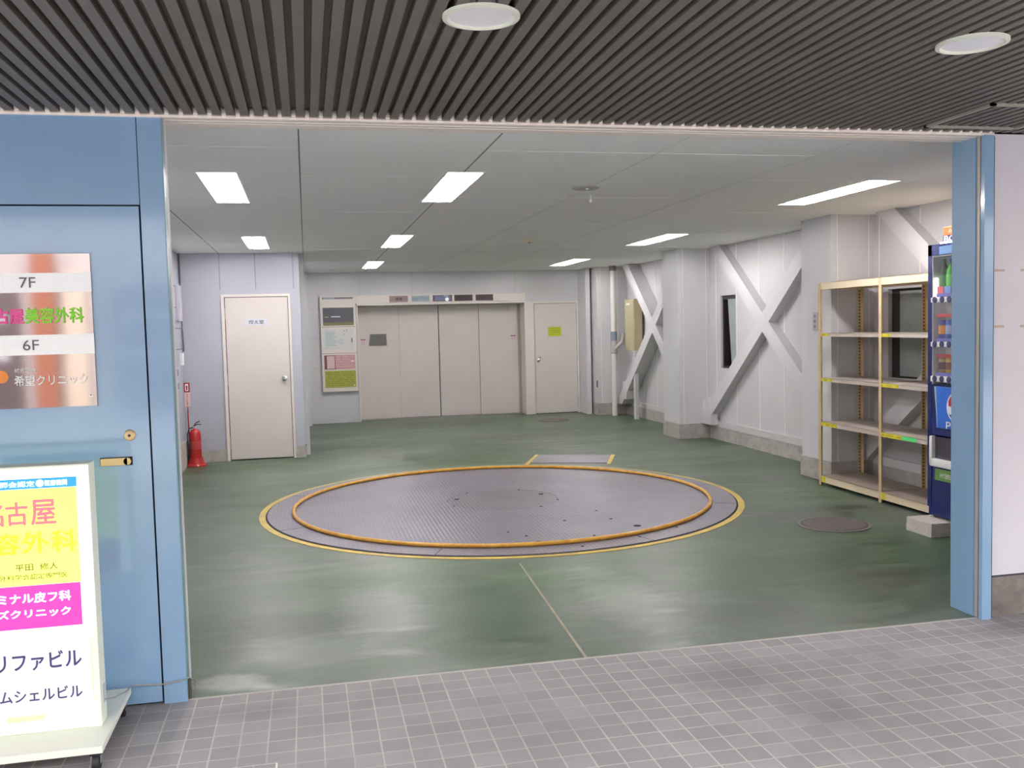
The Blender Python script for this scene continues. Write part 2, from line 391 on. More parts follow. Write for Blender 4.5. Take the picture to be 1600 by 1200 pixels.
MB().lathe([(0.006, -0.0155), (0.006, -0.014)], (-0.732, 4.128, 1.155), 'y', 16).build('keyhole', m_dark, d)
bx(-0.853, -0.726, 4.1275, 4.129, 1.030, 1.066).build('pull_recess', m_gap, d)
M = bx(-0.848, -0.745, 4.112, 4.122, 1.033, 1.063); M.lathe([(0.015, -0.016), (0.015, -0.006)], (-0.745, 4.128, 1.048), 'y', 20)
M.box(-0.80, -0.77, 4.122, 4.129, 1.042, 1.055)
M.build('door_pull', m_brass, d, True)

# right jamb
st(bx(3.34, 3.42, 4.174, 4.35, 0, 2.53).build('trim_10', m_bluej), 'blue jamb right of the opening')
st(bx(3.347, 3.42, 4.150, 4.174, 0, 2.461).build('trim_11', mat('grey_guide_rail', (186, 178, 170), 0.4, 0.3)), 'pale shutter guide rail')
st(bx(3.352, 3.42, 4.135, 4.150, 0, 2.461).build('trim_12', m_gap))
st(bx(3.340, 3.394, 4.108, 4.135, 0, 2.461).build('trim_13', m_blue), 'blue front strip of the right jamb')
st(bx(3.394, 3.407, 4.14, 4.16, 0.2, 2.475).build('trim_14', mat('navy_seam', (62, 62, 92), 0.5)))
m_pw = mat('white_wall_panel', (206, 200, 206), 0.35)
setcol(m_pw, ramp(m_pw, noise(m_pw, 1.6, 5), [(0.3, (200, 194, 202)), (0.7, (212, 207, 212))]))
st(bx(3.407, 9, 4.15, 4.35, 0.212, 2.475).build('wall_right_front', m_pw), 'white panel wall right of the opening')
st(bx(3.4, 9, 4.148, 4.16, 0.203, 0.213).build('trim_15', mat('navy_seam2', (62, 58, 74), 0.5)))
m_stone = mat('stained_stone_base', (150, 140, 132), 0.55)
setcol(m_stone, ramp(m_stone, noise(m_stone, 3.5, 7, 0.65, None, 0.6), [(0.3, (84, 76, 74)), (0.5, (122, 112, 106)), (0.7, (160, 148, 140))]))
st(bx(3.394, 9, 4.15, 4.3, 0.0, 0.203).build('baseboard_front', m_stone), 'stained stone base of the white wall')
for xx, z_, lab in ((3.436, 1.79, 'tan tape scrap on the white wall, upper one beside the blue jamb'), (3.436, 1.505, 'tan tape scrap on the white wall, lower one beside the blue jamb'), (3.59, 1.79, 'tan tape scrap on the white wall, upper one at the right picture edge'), (3.59, 1.503, 'tan tape scrap on the white wall, lower one at the right picture edge')):
    tag(bx(xx, xx + 0.058, 4.1485, 4.1505, z_ - 0.006, z_ + 0.006).build('tape_mark', mat('tan_tape', (188, 168, 150), 0.7), loc=(xx + 0.03, 4.149, z_)), lab, 'tape', 'tape scraps on the white wall')

# inner walls
st(bx(-1.7, -1.47, 4.28, 12.0, 0, CEIL + 0.1).build('wall_left', m_wall_left), 'white left wall of the garage')
M = MB()
for z_ in (2.128, 1.881, 1.637, 1.39): M.box(-1.471, -1.4685, 4.3, 11.9, z_ - 0.004, z_ + 0.004)
st(M.build('trim_16', m_seamd))
st(bx(-1.472, -1.43, 4.28, 11.72, 0, 0.30).build('baseboard_left', m_conc))
M = bx(-1.7, -0.995, 11.9, 12.1, 0, CEIL + 0.1).box(-0.175, -0.06, 11.9, 16.05, 0, CEIL + 0.1).box(-0.995, -0.175, 11.9, 12.1, 2.035, CEIL + 0.1)
st(M.build('wall_left_block', m_wall_left), 'projecting white room wall with the cream door')
st(bx(-1.6, 0, 12.1, 12.2, 0, 2.6).build('wall_left_block_inner', m_wall))
M = MB()
for xx in (-1.0, -0.58, -0.13): M.box(xx - 0.005, xx + 0.005, 11.897, 11.905, 2.09, CEIL)
st(M.build('trim_17', mat('grey_seam', (140, 142, 146), 0.7)))
M = bx(-1.47, -0.998, 11.885, 11.9, 0, 0.142).box(-0.172, -0.045, 11.885, 11.9, 0, 0.14).box(-0.06, -0.045, 11.9, 15.7, 0, 0.14)
st(M.build('baseboard_block', m_conc), 'concrete skirting of the projecting room')
d = thing('door_2', (-0.58, 11.9, 0), 'cream door with small white name plate in the projecting room', 'door', kind='structure')
bx(-0.995, -0.959, 11.88, 11.98, 0, 2.035).box(-0.203, -0.175, 11.88, 11.98, 0, 2.035).box(-0.959, -0.203, 11.88, 11.98, 2.003, 2.035).build('door_frame', m_frame, d)
bx(-0.959, -0.203, 11.925, 11.97, 0, 2.003).build('door_gap', m_gap, d)
bx(-0.951, -0.209, 11.893, 11.93, 0.014, 1.996, bev=0.002).build('door_leaf', m_door, d)
for z_ in (1.80, 1.0, 0.22): MB().tube([(-0.957, 11.888, z_ - 0.07), (-0.957, 11.888, z_ + 0.07)], 0.008, 10).build('hinge', m_steel, d, True)
MB().lathe([(0.034, 0), (0.034, -0.006), (0.013, -0.010), (0.013, -0.03), (0.026, -0.038), (0.028, -0.055), (0.018, -0.064), (0.0001, -0.066)], (-0.278, 11.893, 0.992), 'y', 24).build('door_knob', m_chrome, d, True)
pl = bx(-0.725, -0.455, 11.889, 11.893, 1.655, 1.735).build('name_plate', mat('name_plate_white', (206, 210, 218), 0.4), d)
text('lettering', '控え室', m_dark, pl, (-0.68, 11.8885, 1.672), (1, 0, 0), 0.18, 0.045, 0.01)

# back wall
for q in ((-0.06, 0.86, 16.05, 16.3, 0, CEIL + 0.1), (0.86, 3.76, 16.05, 16.3, 1.99, CEIL + 0.1), (3.76, 3.90, 16.05, 16.3, 0, CEIL + 0.1), (4.735, 6.2, 16.05, 16.3, 0, CEIL + 0.1), (3.90, 4.735, 16.05, 16.3, 1.985, CEIL + 0.1), (-0.3, 0.85, 16.3, 16.7, 0, 2.2), (3.77, 5.5, 16.3, 16.7, 0, 2.2), (0.8, 3.8, 16.46, 16.7, 0, 2.2)):
    st(bx(*q).build('wall_back', m_wall), 'white back wall of the garage')
M = MB()
for z_ in (0.43, 0.93, 1.43, 1.93): M.box(0.06, 0.24, 16.0475, 16.05, z_ - 0.003, z_ + 0.003)
for xx in (0.9, 1.8, 2.7, 3.6): M.box(xx - 0.002, xx + 0.002, 16.0475, 16.05, 2.15, CEIL)
st(M.build('trim_18', mat('wall_joint', (176, 174, 176), 0.7)))
st(bx(-0.06, 0.05, 15.7, 16.05, 0, CEIL).build('pilaster', m_wall), 'narrow white pilaster in the back left corner')
st(bx(4.745, 4.825, 15.6, 16.05, 0, CEIL).build('pilaster', m_wall), 'slim white pilaster right of the back door')
# right wall with two window openings
def wall_x(M, x0, x1, y0, y1, hole=None):
    if not hole: return M.box(x0, x1, y0, y1, 0.17, CEIL + 0.05)
    a, c, z0, z1 = hole
    M.box(x0, x1, y0, a, 0.17, CEIL + 0.05).box(x0, x1, c, y1, 0.17, CEIL + 0.05).box(x0, x1, a, c, 0.17, z0).box(x0, x1, a, c, z1, CEIL + 0.05)
M = MB()
wall_x(M, 5.29, 5.6, 8.5, 11.8, (10.93, 11.37, 0.95, 1.893))
wall_x(M, 5.29, 5.6, 4.3, 8.0, (6.55, 7.765, 1.003, 1.822)); M.box(5.29, 5.6, 8.0, 8.5, 0, CEIL + .05)
M.box(5.29, 5.6, 11.8, 12.2, 0, CEIL + .05)
st(M.build('wall_right', m_panelwall), 'white metal-panelled right wall of the garage')
st(bx(5.387, 5.6, 12.2, 16.3, 0.17, CEIL + 0.05).build('wall_right', m_panelwall), 'white metal-panelled right wall beyond the far pillar')
M = MB()
for k in range(-8, 19):
    y = 9.70 + k * 0.6
    if 8.6 < y < 11.6 or 4.6 < y < 7.9 or 12.3 < y < 15: 
        xw = 5.29 if y < 12 else 5.385
        if abs(y - 11.15) > 0.25 and not (6.5 < y < 7.8): M.box(xw - 0.003, xw + 0.001, y - 0.006, y + 0.006, 0.25, CEIL)
        else: M.box(xw - 0.003, xw + 0.001, y - 0.006, y + 0.006, 1.95, CEIL)
st(M.build('trim_19', mat('panel_rib', (232, 230, 232), 0.4)))
M = bx(5.262, 5.29, 8.5, 11.7, 0.172, 0.252).box(5.262, 5.29, 4.4, 8.0, 0.172, 0.252).box(5.36, 5.385, 12.2, 15.4, 0.172, 0.24)
st(M.build('trim_20', m_panelwall), 'white flashing above the concrete curb')
M = bx(5.268, 5.6, 4.35, 11.75, 0, 0.175).box(5.365, 5.6, 11.75, 16.1, 0, 0.175)
st(M.build('baseboard_right', m_conc), 'stained concrete curb along the right wall')
st(bx(5.6, 5.7, 4.3, 16.3, 0, 2.6).build('wall_right_outer', m_seamd))
# pillars
def pillar(y0, y1, x0=4.84):
    M = bx(x0, 5.6, y0, y1, 0.2, CEIL)
    M.box(x0 - 0.004, x0 + 0.052, y0 - 0.006, y0 + 0.01, 0.2, CEIL)      # corner cover strip
    st(M.build('pillar', m_wall), 'white boxed pillar on the right wall')
    M = bx(x0 + 0.058, x0 + 0.07, y0 - 0.003, y0 + 0.01, 0.2, CEIL).box(5.232, 5.24, y0 - 0.003, y0 + 0.01, 0.2, CEIL)
    st(M.build('pillar_strip', mat('bright_strip', (230, 226, 220), 0.4)))
    st(bx(x0 - 0.014, 5.6, y0 - 0.014, y1 + 0.014, 0, 0.2).build('pillar_base', m_conc), 'concrete base of the pillar')
pillar(11.7, 12.25); pillar(7.99, 8.53); pillar(15.35, 16.05, 4.87)
# windows
m_sash = mat('dark_bronze_sash', (52, 46, 46), 0.4, 0.3)
w_ = thing('window_1', (5.35, 11.15, 0.95), 'narrow window with its dark sash ajar between the pillars', 'window', kind='structure')
bx(5.32, 5.40, 10.93, 10.965, 0.95, 1.893).box(5.32, 5.40, 11.335, 11.37, 0.95, 1.893).box(5.32, 5.40, 10.965, 11.335, 0.95, 0.98).box(5.32, 5.40, 10.965, 11.335, 1.84, 1.893).build('window_frame', m_sash, w_)
MB().prism([(10.93, 0.955), (11.085, 0.955), (11.185, 1.842), (10.93, 1.842)], 'x', 5.306, 5.314).build('window_pane', m_frost, w_)
bx(5.415, 5.42, 10.93, 11.37, 0.95, 1.89).build('dark_void', m_darkglass, w_)
w_ = thing('window_2', (5.35, 7.2, 1.0), 'grey wired-glass window behind the shelving rack', 'window', kind='structure')
bx(5.33, 5.40, 7.655, 7.765, 1.003, 1.822).box(5.33, 5.40, 6.55, 6.6, 1.003, 1.822).box(5.33, 5.40, 6.6, 7.655, 1.003, 1.02).box(5.33, 5.40, 6.6, 7.655, 1.80, 1.822).box(5.33, 5.385, 7.03, 7.06, 1.02, 1.80).build('window_frame', m_sash, w_)
bx(5.335, 5.341, 6.6, 7.03, 1.02, 1.80).box(5.335, 5.341, 7.06, 7.655, 1.02, 1.80).build('window_pane', m_frost, w_)
# cross braces: closed box struts standing 11 cm off the wall panels
m_brace = soft('white_brace_paint', (200, 197, 200), (207, 204, 206), 2, 0.5)
def brace(yc, zc, slope, x0, x1, label, ylim):
    ln = math.hypot(1, slope); h = 0.178 / 2
    def bar(M, sg, x0, x1):
        dy, dz = 1 / ln, sg * slope / ln; ny, nz = -dz, dy
        ta = (CEIL - 0.001 - zc) / (slope / ln) ; tb = -(zc - 0.22) / (slope / ln)
        t0, t1 = (tb, ta) if sg > 0 else (-ta, -tb)
        pts = []
        def P(t, s_): return (yc + dy * t + ny * h * s_, zc + dz * t + nz * h * s_)
        # cut the ends along the ceiling and the curb
        def at(z_, s_): t = (z_ - zc - nz * h * s_) / dz; return P(t, s_)
        top, bot = CEIL - 0.001, 0.2
        pts = [at(bot, -1), at(top, -1), at(top, 1), at(bot, 1)]
        M.prism(pts, 'x', x0, x1)
    M = MB(); bar(M, 1, x0, x1); bar(M, -1, x0 + 0.0015, x1)
    st(M.build('cross_brace', m_brace), label)
brace(10.02, 1.543, 0.77, 5.18, 5.295, 'white steel X brace on the right wall between the two pillars', None)
brace(13.57, 1.53, 0.825, 5.18, 5.38, 'white steel X brace at the far end of the right wall', None)
brace(6.37, 1.543, 0.77, 5.18, 5.295, 'white steel X brace behind the shelving rack', None)
# gussets
st(MB().prism([(11.42, 0.2), (11.705, 0.2), (11.705, 0.52), (11.50, 0.56), (11.44, 0.42)], 'x', 5.16, 5.262).build('brace_gusset', m_brace), 'boxed foot of the X brace')
st(MB().prism([(14.78, 0.3), (14.95, 0.3), (14.95, 0.58), (14.85, 0.60), (14.74, 0.44)], 'x', 5.17, 5.36).build('brace_gusset', m_brace))
# floor details
M = MB().prism([(1.224, FY), (1.238, FY), (1.326, 5.95), (1.318, 5.95)], 'z', -0.001, 0.0016)
st(M.build('trim_21', soft('tan_joint', (176, 160, 138), (150, 140, 122), 8, 0.7)), 'tan floor joint running to the turntable')
m_seal = mat('threshold_strip', (178, 170, 164), 0.5)
st(bx(-0.553, 3.34, FY - 0.012, FY + 0.004, -0.001, 0.002).build('trim_22', m_seal), 'pale threshold strip')

# ================================================================== LIGHTS
lf = None
for i, (a, y0, y1) in enumerate(LIGHTS):
    x0, x1 = LX[a]
    where = [['twin-tube ceiling light at front left, nearest the blue door', 'smaller-looking twin-tube ceiling light above the cream left door'],
             ['twin-tube ceiling light, nearest one in the middle row', 'twin-tube ceiling light, second one in the middle row', 'twin-tube ceiling light, farthest one in the middle row by the lift'],
             ['twin-tube ceiling light on the right, nearest and above the rack', 'twin-tube ceiling light on the right, beside the middle pillar', 'twin-tube ceiling light on the right, farthest and before the khaki cabinet']]
    idx = {0: 0, 1: 1, 2: 0, 3: 1, 4: 2, 5: 0, 6: 1, 7: 2}[i]
    L_ = thing('ceiling_light', ((x0 + x1) / 2, (y0 + y1) / 2, CEIL), where[a][idx], 'ceiling light', 'recessed fluorescent lights in the ceiling')
    z = CEIL
    M = bx(x0 - 0.012, x0, y0 - 0.012, y1 + 0.012, z - 0.004, z + 0.002).box(x1, x1 + 0.012, y0 - 0.012, y1 + 0.012, z - 0.004, z + 0.002).box(x0, x1, y0 - 0.012, y0, z - 0.004, z + 0.002).box(x0, x1, y1, y1 + 0.012, z - 0.004, z + 0.002)
    M.build('frame', m_white, L_)
    M = bx(x0, x1, y0, y1, z + 0.075, z + 0.08).box(x0, x0 + 0.003, y0, y1, z, z + 0.078).box(x1 - 0.003, x1, y0, y1, z, z + 0.078).box(x0, x1, y0, y0 + 0.003, z, z + 0.078).box(x0, x1, y1 - 0.003, y1, z, z + 0.078)
    mid = (x0 + x1) / 2
    M.prism([(mid - 0.018, z + 0.076), (mid, z + 0.02), (mid + 0.018, z + 0.076)], 'y', y0 + 0.01, y1 - 0.01)
    M.build('reflector', m_refl, L_)
    for s_ in (-1, 1):
        xx = mid + s_ * 0.055
        MB().tube([(xx, y0 + 0.05, z + 0.009), (xx, y1 - 0.05, z + 0.009)], 0.0155, 12).build('fluorescent_tube', m_tube, L_, True)
        for yy in (y0 + 0.03, y1 - 0.03): MB().box(xx - 0.014, xx + 0.014, yy - 0.022, yy + 0.022, z + 0.001, z + 0.076).build('lamp_holder', m_white, L_)
# soffit downlights (unlit)
m_dl = mat('silver_reflector', (246, 243, 246), 0.3, 0.1)
for k, (cx, cy, lab) in enumerate(((0.533, 2.737, 'round recessed soffit downlight at the top centre, pale green-white rim'), (2.205, 2.775, 'round recessed soffit downlight at the top right above the wall corner'))):
    L_ = thing('downlight', (cx, cy, 2.47), lab, 'downlight', 'unlit downlights in the dark soffit')
    MB().lathe([(0.094, 0.004), (0.094, -0.002), (0.100, -0.007), (0.1135, -0.004), (0.1135, 0.004)], (cx, cy, 2.47), 'z', 48).build('rim', mat('rim_white', (216, 218, 202), 0.4), L_, True)
    M = MB().lathe([(0.095, 0.0), (0.088, 0.02), (0.074, 0.045), (0.055, 0.062), (0.0001, 0.066)], (cx, cy, 2.47), 'z', 48)
    M.build('reflector', m_dl, L_, True)
    for sx in (-1, 1):
        MB().tube([(cx + sx * 0.012, cy - 0.03, 2.515), (cx + sx * 0.012, cy + 0.03, 2.515)], 0.008, 10).build('bulb', m_white, L_, True)
# soffit access panel frame
M = MB()
m_pf = mat('panel_frame_grey', (150, 148, 134), 0.45)
x0, x1, y0, y1 = 2.925, 3.43, 3.55, 4.015
M.box(x0, x0 + 0.02, y0, y1, 2.466, 2.478).box(x1 - 0.02, x1, y0, y1, 2.466, 2.478).box(x0, x1, y0, y0 + 0.02, 2.466, 2.478).box(x0, x1, y1 - 0.02, y1, 2.466, 2.478)
tag(M.build('access_panel_frame', m_pf, loc=((x0 + x1) / 2, (y0 + y1) / 2, 2.472)), 'thin square metal frame of a hatch in the dark soffit, right', 'hatch frame')
# ceiling devices
d = thing('smoke_detector', (1.97, 6.42, CEIL), 'flat white disc detector on the ceiling between the nearest lights', 'detector')
MB().lathe([(0.1, 0), (0.1, -0.006), (0.09, -0.012), (0.02, -0.014), (0.0001, -0.014)], (1.97, 6.42, CEIL), 'z', 40).build('detector_plate', mat('detector_grey', (180, 178, 174), 0.5), d, True)
MB().lathe([(0.012, -0.013), (0.012, -0.022), (0.0001, -0.026)], (1.97, 6.38, CEIL), 'z', 16).build('indicator', m_white, d, True)
d = thing('sprinkler_head', (2.14, 6.85, CEIL), 'tiny hanging sprinkler head behind the white disc detector', 'sprinkler')
MB().lathe([(0.006, 0), (0.006, -0.03), (0.010, -0.034), (0.010, -0.05), (0.0001, -0.052)], (2.14, 6.85, CEIL), 'z', 12).build('sprinkler_body', m_white, d, True)
d = thing('heat_detector', (2.495, 10.33, CEIL), 'small cream domed detector on the ceiling further back', 'detector')
MB().lathe([(0.055, 0), (0.055, -0.014), (0.04, -0.03), (0.0001, -0.034)], (2.495, 10.33, CEIL), 'z', 28).build('detector_base', mat('detector_cream', (214, 200, 176), 0.5), d, True)
MB().lathe([(0.012, -0.034), (0.012, -0.04), (0.0001, -0.041)], (2.495, 10.33, CEIL), 'z', 12).build('sensor', m_dark, d, True)

# ================================================================== TURNTABLE
TX, TY = 1.672, 8.185
tt = thing('car_turntable', (TX, TY, 0), 'round chequer-plate car turntable with raised yellow rail in the green floor', 'turntable')
ring_flat(MB(), TX, TY, 2.065, 2.12, 0.0, 0.0035).build('painted_border', m_ypaint, tt)
ring_flat(MB(), TX, TY, 2.050, 2.067, 0.0, 0.0045).build('rim_gap', m_gap, tt)
ring_flat(MB(), TX, TY, 1.83, 2.052, 0.0, 0.011).build('outer_plate', m_plate, tt)
ring_flat(MB(), TX, TY, 0.50, 1.83, 0.0, 0.010).build('platform', m_plate, tt)
MB().prism(circ(TX, TY, 0.497, 64), 'z', 0.0, 0.0095).build('centre_plate', m_hub, tt)
MB().tube([(p[0], p[1], 0.026) for p in circ(TX, TY, 1.835, 128)], 0.0155, 12, close=True).build('rail', m_rail, tt, True)
for k in range(8):
    a = 2 * PI * k / 8 + 0.35; c_, s_ = math.cos(a), math.sin(a); q = 0.0025
    def rr(r, t): return (TX + r * c_ - t * s_, TY + r * s_ + t * c_)
    MB().prism([rr(1.86, -q), rr(2.05, -q), rr(2.05, q), rr(1.86, q)], 'z', 0.011, 0.0118).build('plate_joint', m_gap, tt)
for (r, a, s_) in [(0.42, 160, .022), (0.42, 20, .022), (0.5, 200, .01), (0.5, 120, .01), (0.5, 60, .01), (0.5, -20, .01), (0.5, -60, .012), (1.3, -60, .013), (1.62, -62, .03), (1.1, -75, .012), (1.5, -95, .012), (1.72, -93, .026), (1.68, -78, .012), (1.9, -70, .012), (1.95, -85, .012), (1.88, -57, .012), (1.35, -100, .01), (1.0, -50, .01)]:
    a = math.radians(a); px, py = TX + r * math.cos(a), TY + r * math.sin(a); MB().prism(circ(px, py, s_, 12), 'z', 0.009, 0.0125).build('bolt_hole', m_gap, tt)
# pit cover
pc = thing('pit_cover', (3.0, 10.6, 0), 'rectangular chequer-plate cover behind the turntable with yellow edges', 'floor cover')
def R4(a, n_, o=(2.698, 10.932), u=(0.9234, -0.3838), v=(-0.3838, -0.9234)): return (o[0] + u[0] * a + v[0] * n_, o[1] + u[1] * a + v[1] * n_)
MB().prism([R4(0, 0), R4(0.873, 0), R4(0.873, 0.66), R4(0, 0.66)], 'z', 0, 0.006).build('cover_plate', m_plate, pc)
MB().prism([R4(-0.045, -0.03), R4(0, -0.03), R4(0, 0.80), R4(-0.045, 0.80)], 'z', 0, 0.003).build('painted_edge', m_ypaint, pc)
MB().prism([R4(0.873, -0.03), R4(0.918, -0.03), R4(0.918, 0.74), R4(0.873, 0.74)], 'z', 0, 0.003).build('painted_edge', m_ypaint, pc)
# manhole and drain
def cover(name, cx, cy, r, lab):
    mh = thing(name, (cx, cy, 0), lab, 'manhole cover')
    ring_flat(MB(), cx, cy, r - 0.02, r, 0, 0.005, 64).build('cover_ring', m_iron, mh)
    MB().prism(circ(cx, cy, r - 0.024, 64), 'z', 0, 0.0035).build('lid', mat('iron_dark', (74, 69, 68), 0.6), mh)
    M = MB(); p = 0.026; n = int(r / p) + 1
    for i in range(-n, n + 1):
        for j in range(-n, n + 1):
            if math.hypot(i * p, j * p) < r - 0.04: M.box(cx + i * p - 0.009, cx + i * p + 0.009, cy + j * p - 0.009, cy + j * p + 0.009, 0.0034, 0.0065)
    M.build('stud_pattern', m_iron, mh)
cover('manhole_cover', 3.868, 6.355, 0.268, 'round cast-iron manhole cover in the floor in front of the rack')
cover('manhole_cover', 3.93, 14.86, 0.27, 'round dark drain cover in front of the back right door')
# pavement hatch at the lower frame edge
fh = thing('pavement_hatch', (-0.36, 3.23, 0), 'square pavement hatch with pale metal rim at the lower picture edge', 'hatch')
bx(-0.56, -0.16, 3.03, 3.43, 0, 0.004).build('hatch_rim', m_alu, fh); bx(-0.554, -0.166, 3.036, 3.424, 0, 0.0055).build('hatch_lid', m_tile, fh)

# ================================================================== CAR LIFT at the back
cl = thing('car_lift_door', (2.3, 16.05, 0), 'wide cream four-panel car lift door with header and side panel on the back wall', 'lift door', kind='structure')
hd = bx(0.826, 3.768, 15.995, 16.06, 2.005, 2.14, bev=0.003).build('header', m_frame, cl)
bx(0.845, 3.76, 16.01, 16.06, 1.972, 2.005).build('header_lip', m_frame, cl)
bx(0.842, 0.866, 16.015, 16.42, 0, 1.972).build('jamb', m_frame, cl)
bx(3.752, 3.895, 16.015, 16.42, 0, 1.985).build('jamb', m_frame, cl)
bx(0.86, 3.76, 16.30, 16.42, 1.962, 1.99).build('soffit_plate', m_frame, cl)
bx(0.86, 3.76, 16.445, 16.46, 0, 1.99).build('shaft_gap', m_gap, cl)
lv = [0.868, 1.583, 2.278, 3.003, 3.715]; leaves = []
for i in range(4):
    yf = 16.40 if i in (1, 2) else 16.375
    leaves.append(bx(lv[i] + (0.0 if i != 2 else 0.012), lv[i + 1] - 0.004, yf, yf + 0.03, 0.008, 1.965, bev=0.002).build('door_leaf', m_door, cl))
bx(3.713, 3.755, 16.36, 16.44, 0, 1.965).build('reveal_strip', mat('greenish_frame', (182, 176, 158), 0.5), cl)
MB().box(0.86, 3.76, 16.30, 16.46, 0, 0.004).build('sill', m_steel, cl)
wv = MB().prism([(1.055, 1.282), (1.363, 1.282), (1.36, 1.484), (1.08, 1.484)], 'y', 16.368, 16.3755).build('viewing_window', mat('dark_mirror', (92, 92, 88), 0.25, 0.0), leaves[0])
for o_, xc in ((leaves[0], 0.957), (leaves[3], 3.615)):
    bx(xc - 0.052, xc + 0.052, 16.3725, 16.3755, 1.29, 1.41).build('warning_sticker', mat('sticker_white', (214, 204, 206), 0.5), o_)
    MB().box(xc - 0.045, xc + 0.045, 16.371, 16.3728, 1.383, 1.403).build('sticker_heading', mat('sticker_red', (150, 70, 74), 0.5), o_)
    MB().tube([(xc, 16.3715, 1.375), (xc - 0.028, 16.3715, 1.335), (xc + 0.01, 16.3715, 1.305)], 0.005, 6).tube([(xc + 0.03, 16.3715, 1.37), (xc + 0.012, 16.3715, 1.32)], 0.005, 6).build('sticker_symbol', mat('sticker_mauve', (168, 140, 168), 0.5), o_)
inds = [(1.398, 1.714, m_i, t_) for m_i, t_ in ((mat('ind_brown', (152, 132, 130), 0.3), '満車'),)]
bgs = [(1.40, 1.714, (150, 132, 130), '満車', (1.50, 0.12), m_dark), (1.775, 2.088, (164, 176, 184), 'おはいり下さい', (1.79, 0.28), mat('teal_print', (86, 116, 126), 0.5)), (2.140, 2.474, (86, 74, 84), None, None, None), (2.516, 2.831, (54, 34, 36), None, None, None), (2.886, 3.193, (54, 34, 36), None, None, None)]
for x0, x1, c, tx, tp, tm in bgs:
    o_ = bx(x0, x1, 15.989, 15.996, 2.02, 2.125).build('indicator_panel', mat('indicator', c, 0.25), hd)
    if tx: text('lettering', tx, tm, hd, (tp[0], 15.987, 2.045), (1, 0, 0), tp[1], 0.052, 0.015)
bx(2.175, 2.45, 15.986, 15.9895, 2.034, 2.112).build('indicator_display', mat('display_blue', (112, 118, 146), 0.2), hd)
MB().prism(circ(2.385, 2.053, 0.032, 20), 'y', 15.984, 15.9865).prism([(2.33, 2.108), (2.41, 2.108), (2.41, 2.114), (2.33, 2.114)], 'y', 15.984, 15.9865).build('display_marks', mat('display_white', (235, 235, 235), 0.4, emit=(255, 255, 255), estr=0.2), hd)
# side operating panel
op = thing('lift_control_panel', (0.53, 16.05, 0.53), 'tall cream control panel with notices left of the lift door', 'control panel')
bx(0.243, 0.826, 15.985, 16.05, 0.535, 2.14, bev=0.003).build('panel_body', m_frame, op)
bx(0.281, 0.786, 15.984, 15.986, 2.090, 2.118).build('top_display', mat('grey_strip', (92, 90, 90), 0.3), op)
bx(0.30, 0.49, 15.983, 15.9845, 2.094, 2.114).build('strip_light', mat('pale_strip', (150, 152, 160), 0.3), op)
for z_ in (1.181, 1.624): MB().box(0.25, 0.82, 15.984, 15.986, z_ - 0.003, z_ + 0.003).build('panel_seam', m_seamd, op)

def notice(name, x0, x1, z0, z1, c, lab, rows=None, rc=None, y=15.981, th=0.003, gx=0.02, rw=None):
    t_ = thing(name, ((x0 + x1) / 2, y, (z0 + z1) / 2), lab, 'notice')
    bx(x0, x1, y - th, y + 0.004, z0, z1).build('sheet', mat(name + '_c', c, 0.5), t_)
    if rows:
        M = MB(); random.seed(int(x0 * 1000 + z0 * 77)); n = rows; h = (z1 - z0) / (n + 1)
        for k in range(n):
            zc = z1 - h * (k + 0.85); xx = x0 + gx
            while xx < x1 - gx - 0.02:
                ww = random.uniform(0.012, 0.03)
                if random.random() < 0.86: M.box(xx, min(xx + ww, x1 - gx), y - th - 0.0012, y - th + 0.0005, zc - h * 0.26, zc + h * 0.26)
                xx += ww + 0.007
        M.build('printed_lines', mat(name + '_p', rc, 0.6), t_)
    return t_
t_ = notice('notice_board', 0.284, 0.79, 1.648, 1.945, (74, 74, 80), 'dark grey notice with white and yellow dashes, topmost on the control panel')
MB().box(0.285, 0.789, 15.9765, 15.979, 1.649, 1.700).build('olive_band', mat('olive', (112, 106, 70), 0.5), t_)
MB().box(0.42, 0.57, 15.9765, 15.979, 1.785, 1.805).build('white_dash', mat('dash_w', (200, 206, 214), 0.5), t_)
MB().box(0.305, 0.375, 15.9765, 15.979, 1.785, 1.797).build('yellow_dash', mat('dash_y', (180, 174, 110), 0.5), t_)
t_l = t_ = notice('notice', 0.30, 0.775, 1.25, 1.590, (206, 204, 202), 'pale notice with blue-green printed lines on the control panel', 0)
notice_l = MB(); random.seed(9)
for k in range(9):
    notice_l.box(0.315, 0.315 + random.uniform(0.13, 0.2), 15.9765, 15.979, 1.53 - k * 0.027, 1.541 - k * 0.027)
for k in range(3): notice_l.box(0.53, 0.62, 15.9765, 15.979, 1.40 - k * 0.03, 1.409 - k * 0.03)
notice_l.build('printed_lines', mat('teal_lines', (146, 176, 178), 0.6), t_)
for q in ((0.62, 1.545), (0.66, 1.56), (0.61, 1.49)): MB().box(q[0], q[0] + 0.02, 15.9765, 15.979, q[1], q[1] + 0.02).build('printed_dot', mat('dots', (140, 138, 138), 0.6), t_)
t_ = notice('notice', 0.283, 0.79, 0.915, 1.153, (190, 142, 146), 'pink notice with a dark-red framed box above the yellow one', 5, (206, 168, 170))
MB().box(0.283, 0.465, 15.975, 15.979, 0.915, 1.15).build('red_box', mat('maroon', (120, 70, 76), 0.5), t_)
MB().box(0.325, 0.452, 15.973, 15.9755, 0.925, 1.138).build('box_field', mat('pale_pink', (206, 184, 184), 0.5), t_)
MB().box(0.72, 0.775, 15.975, 15.9785, 1.035, 1.055).build('white_mark', m_white, t_)
t_ = notice('notice', 0.287, 0.795, 0.608, 0.888, (158, 164, 60), 'yellow-green notice lowest on the control panel', 8, (132, 130, 62))
MB().box(0.755, 0.775, 15.9755, 15.979, 0.625, 0.65).build('pale_corner_mark', m_white, t_)
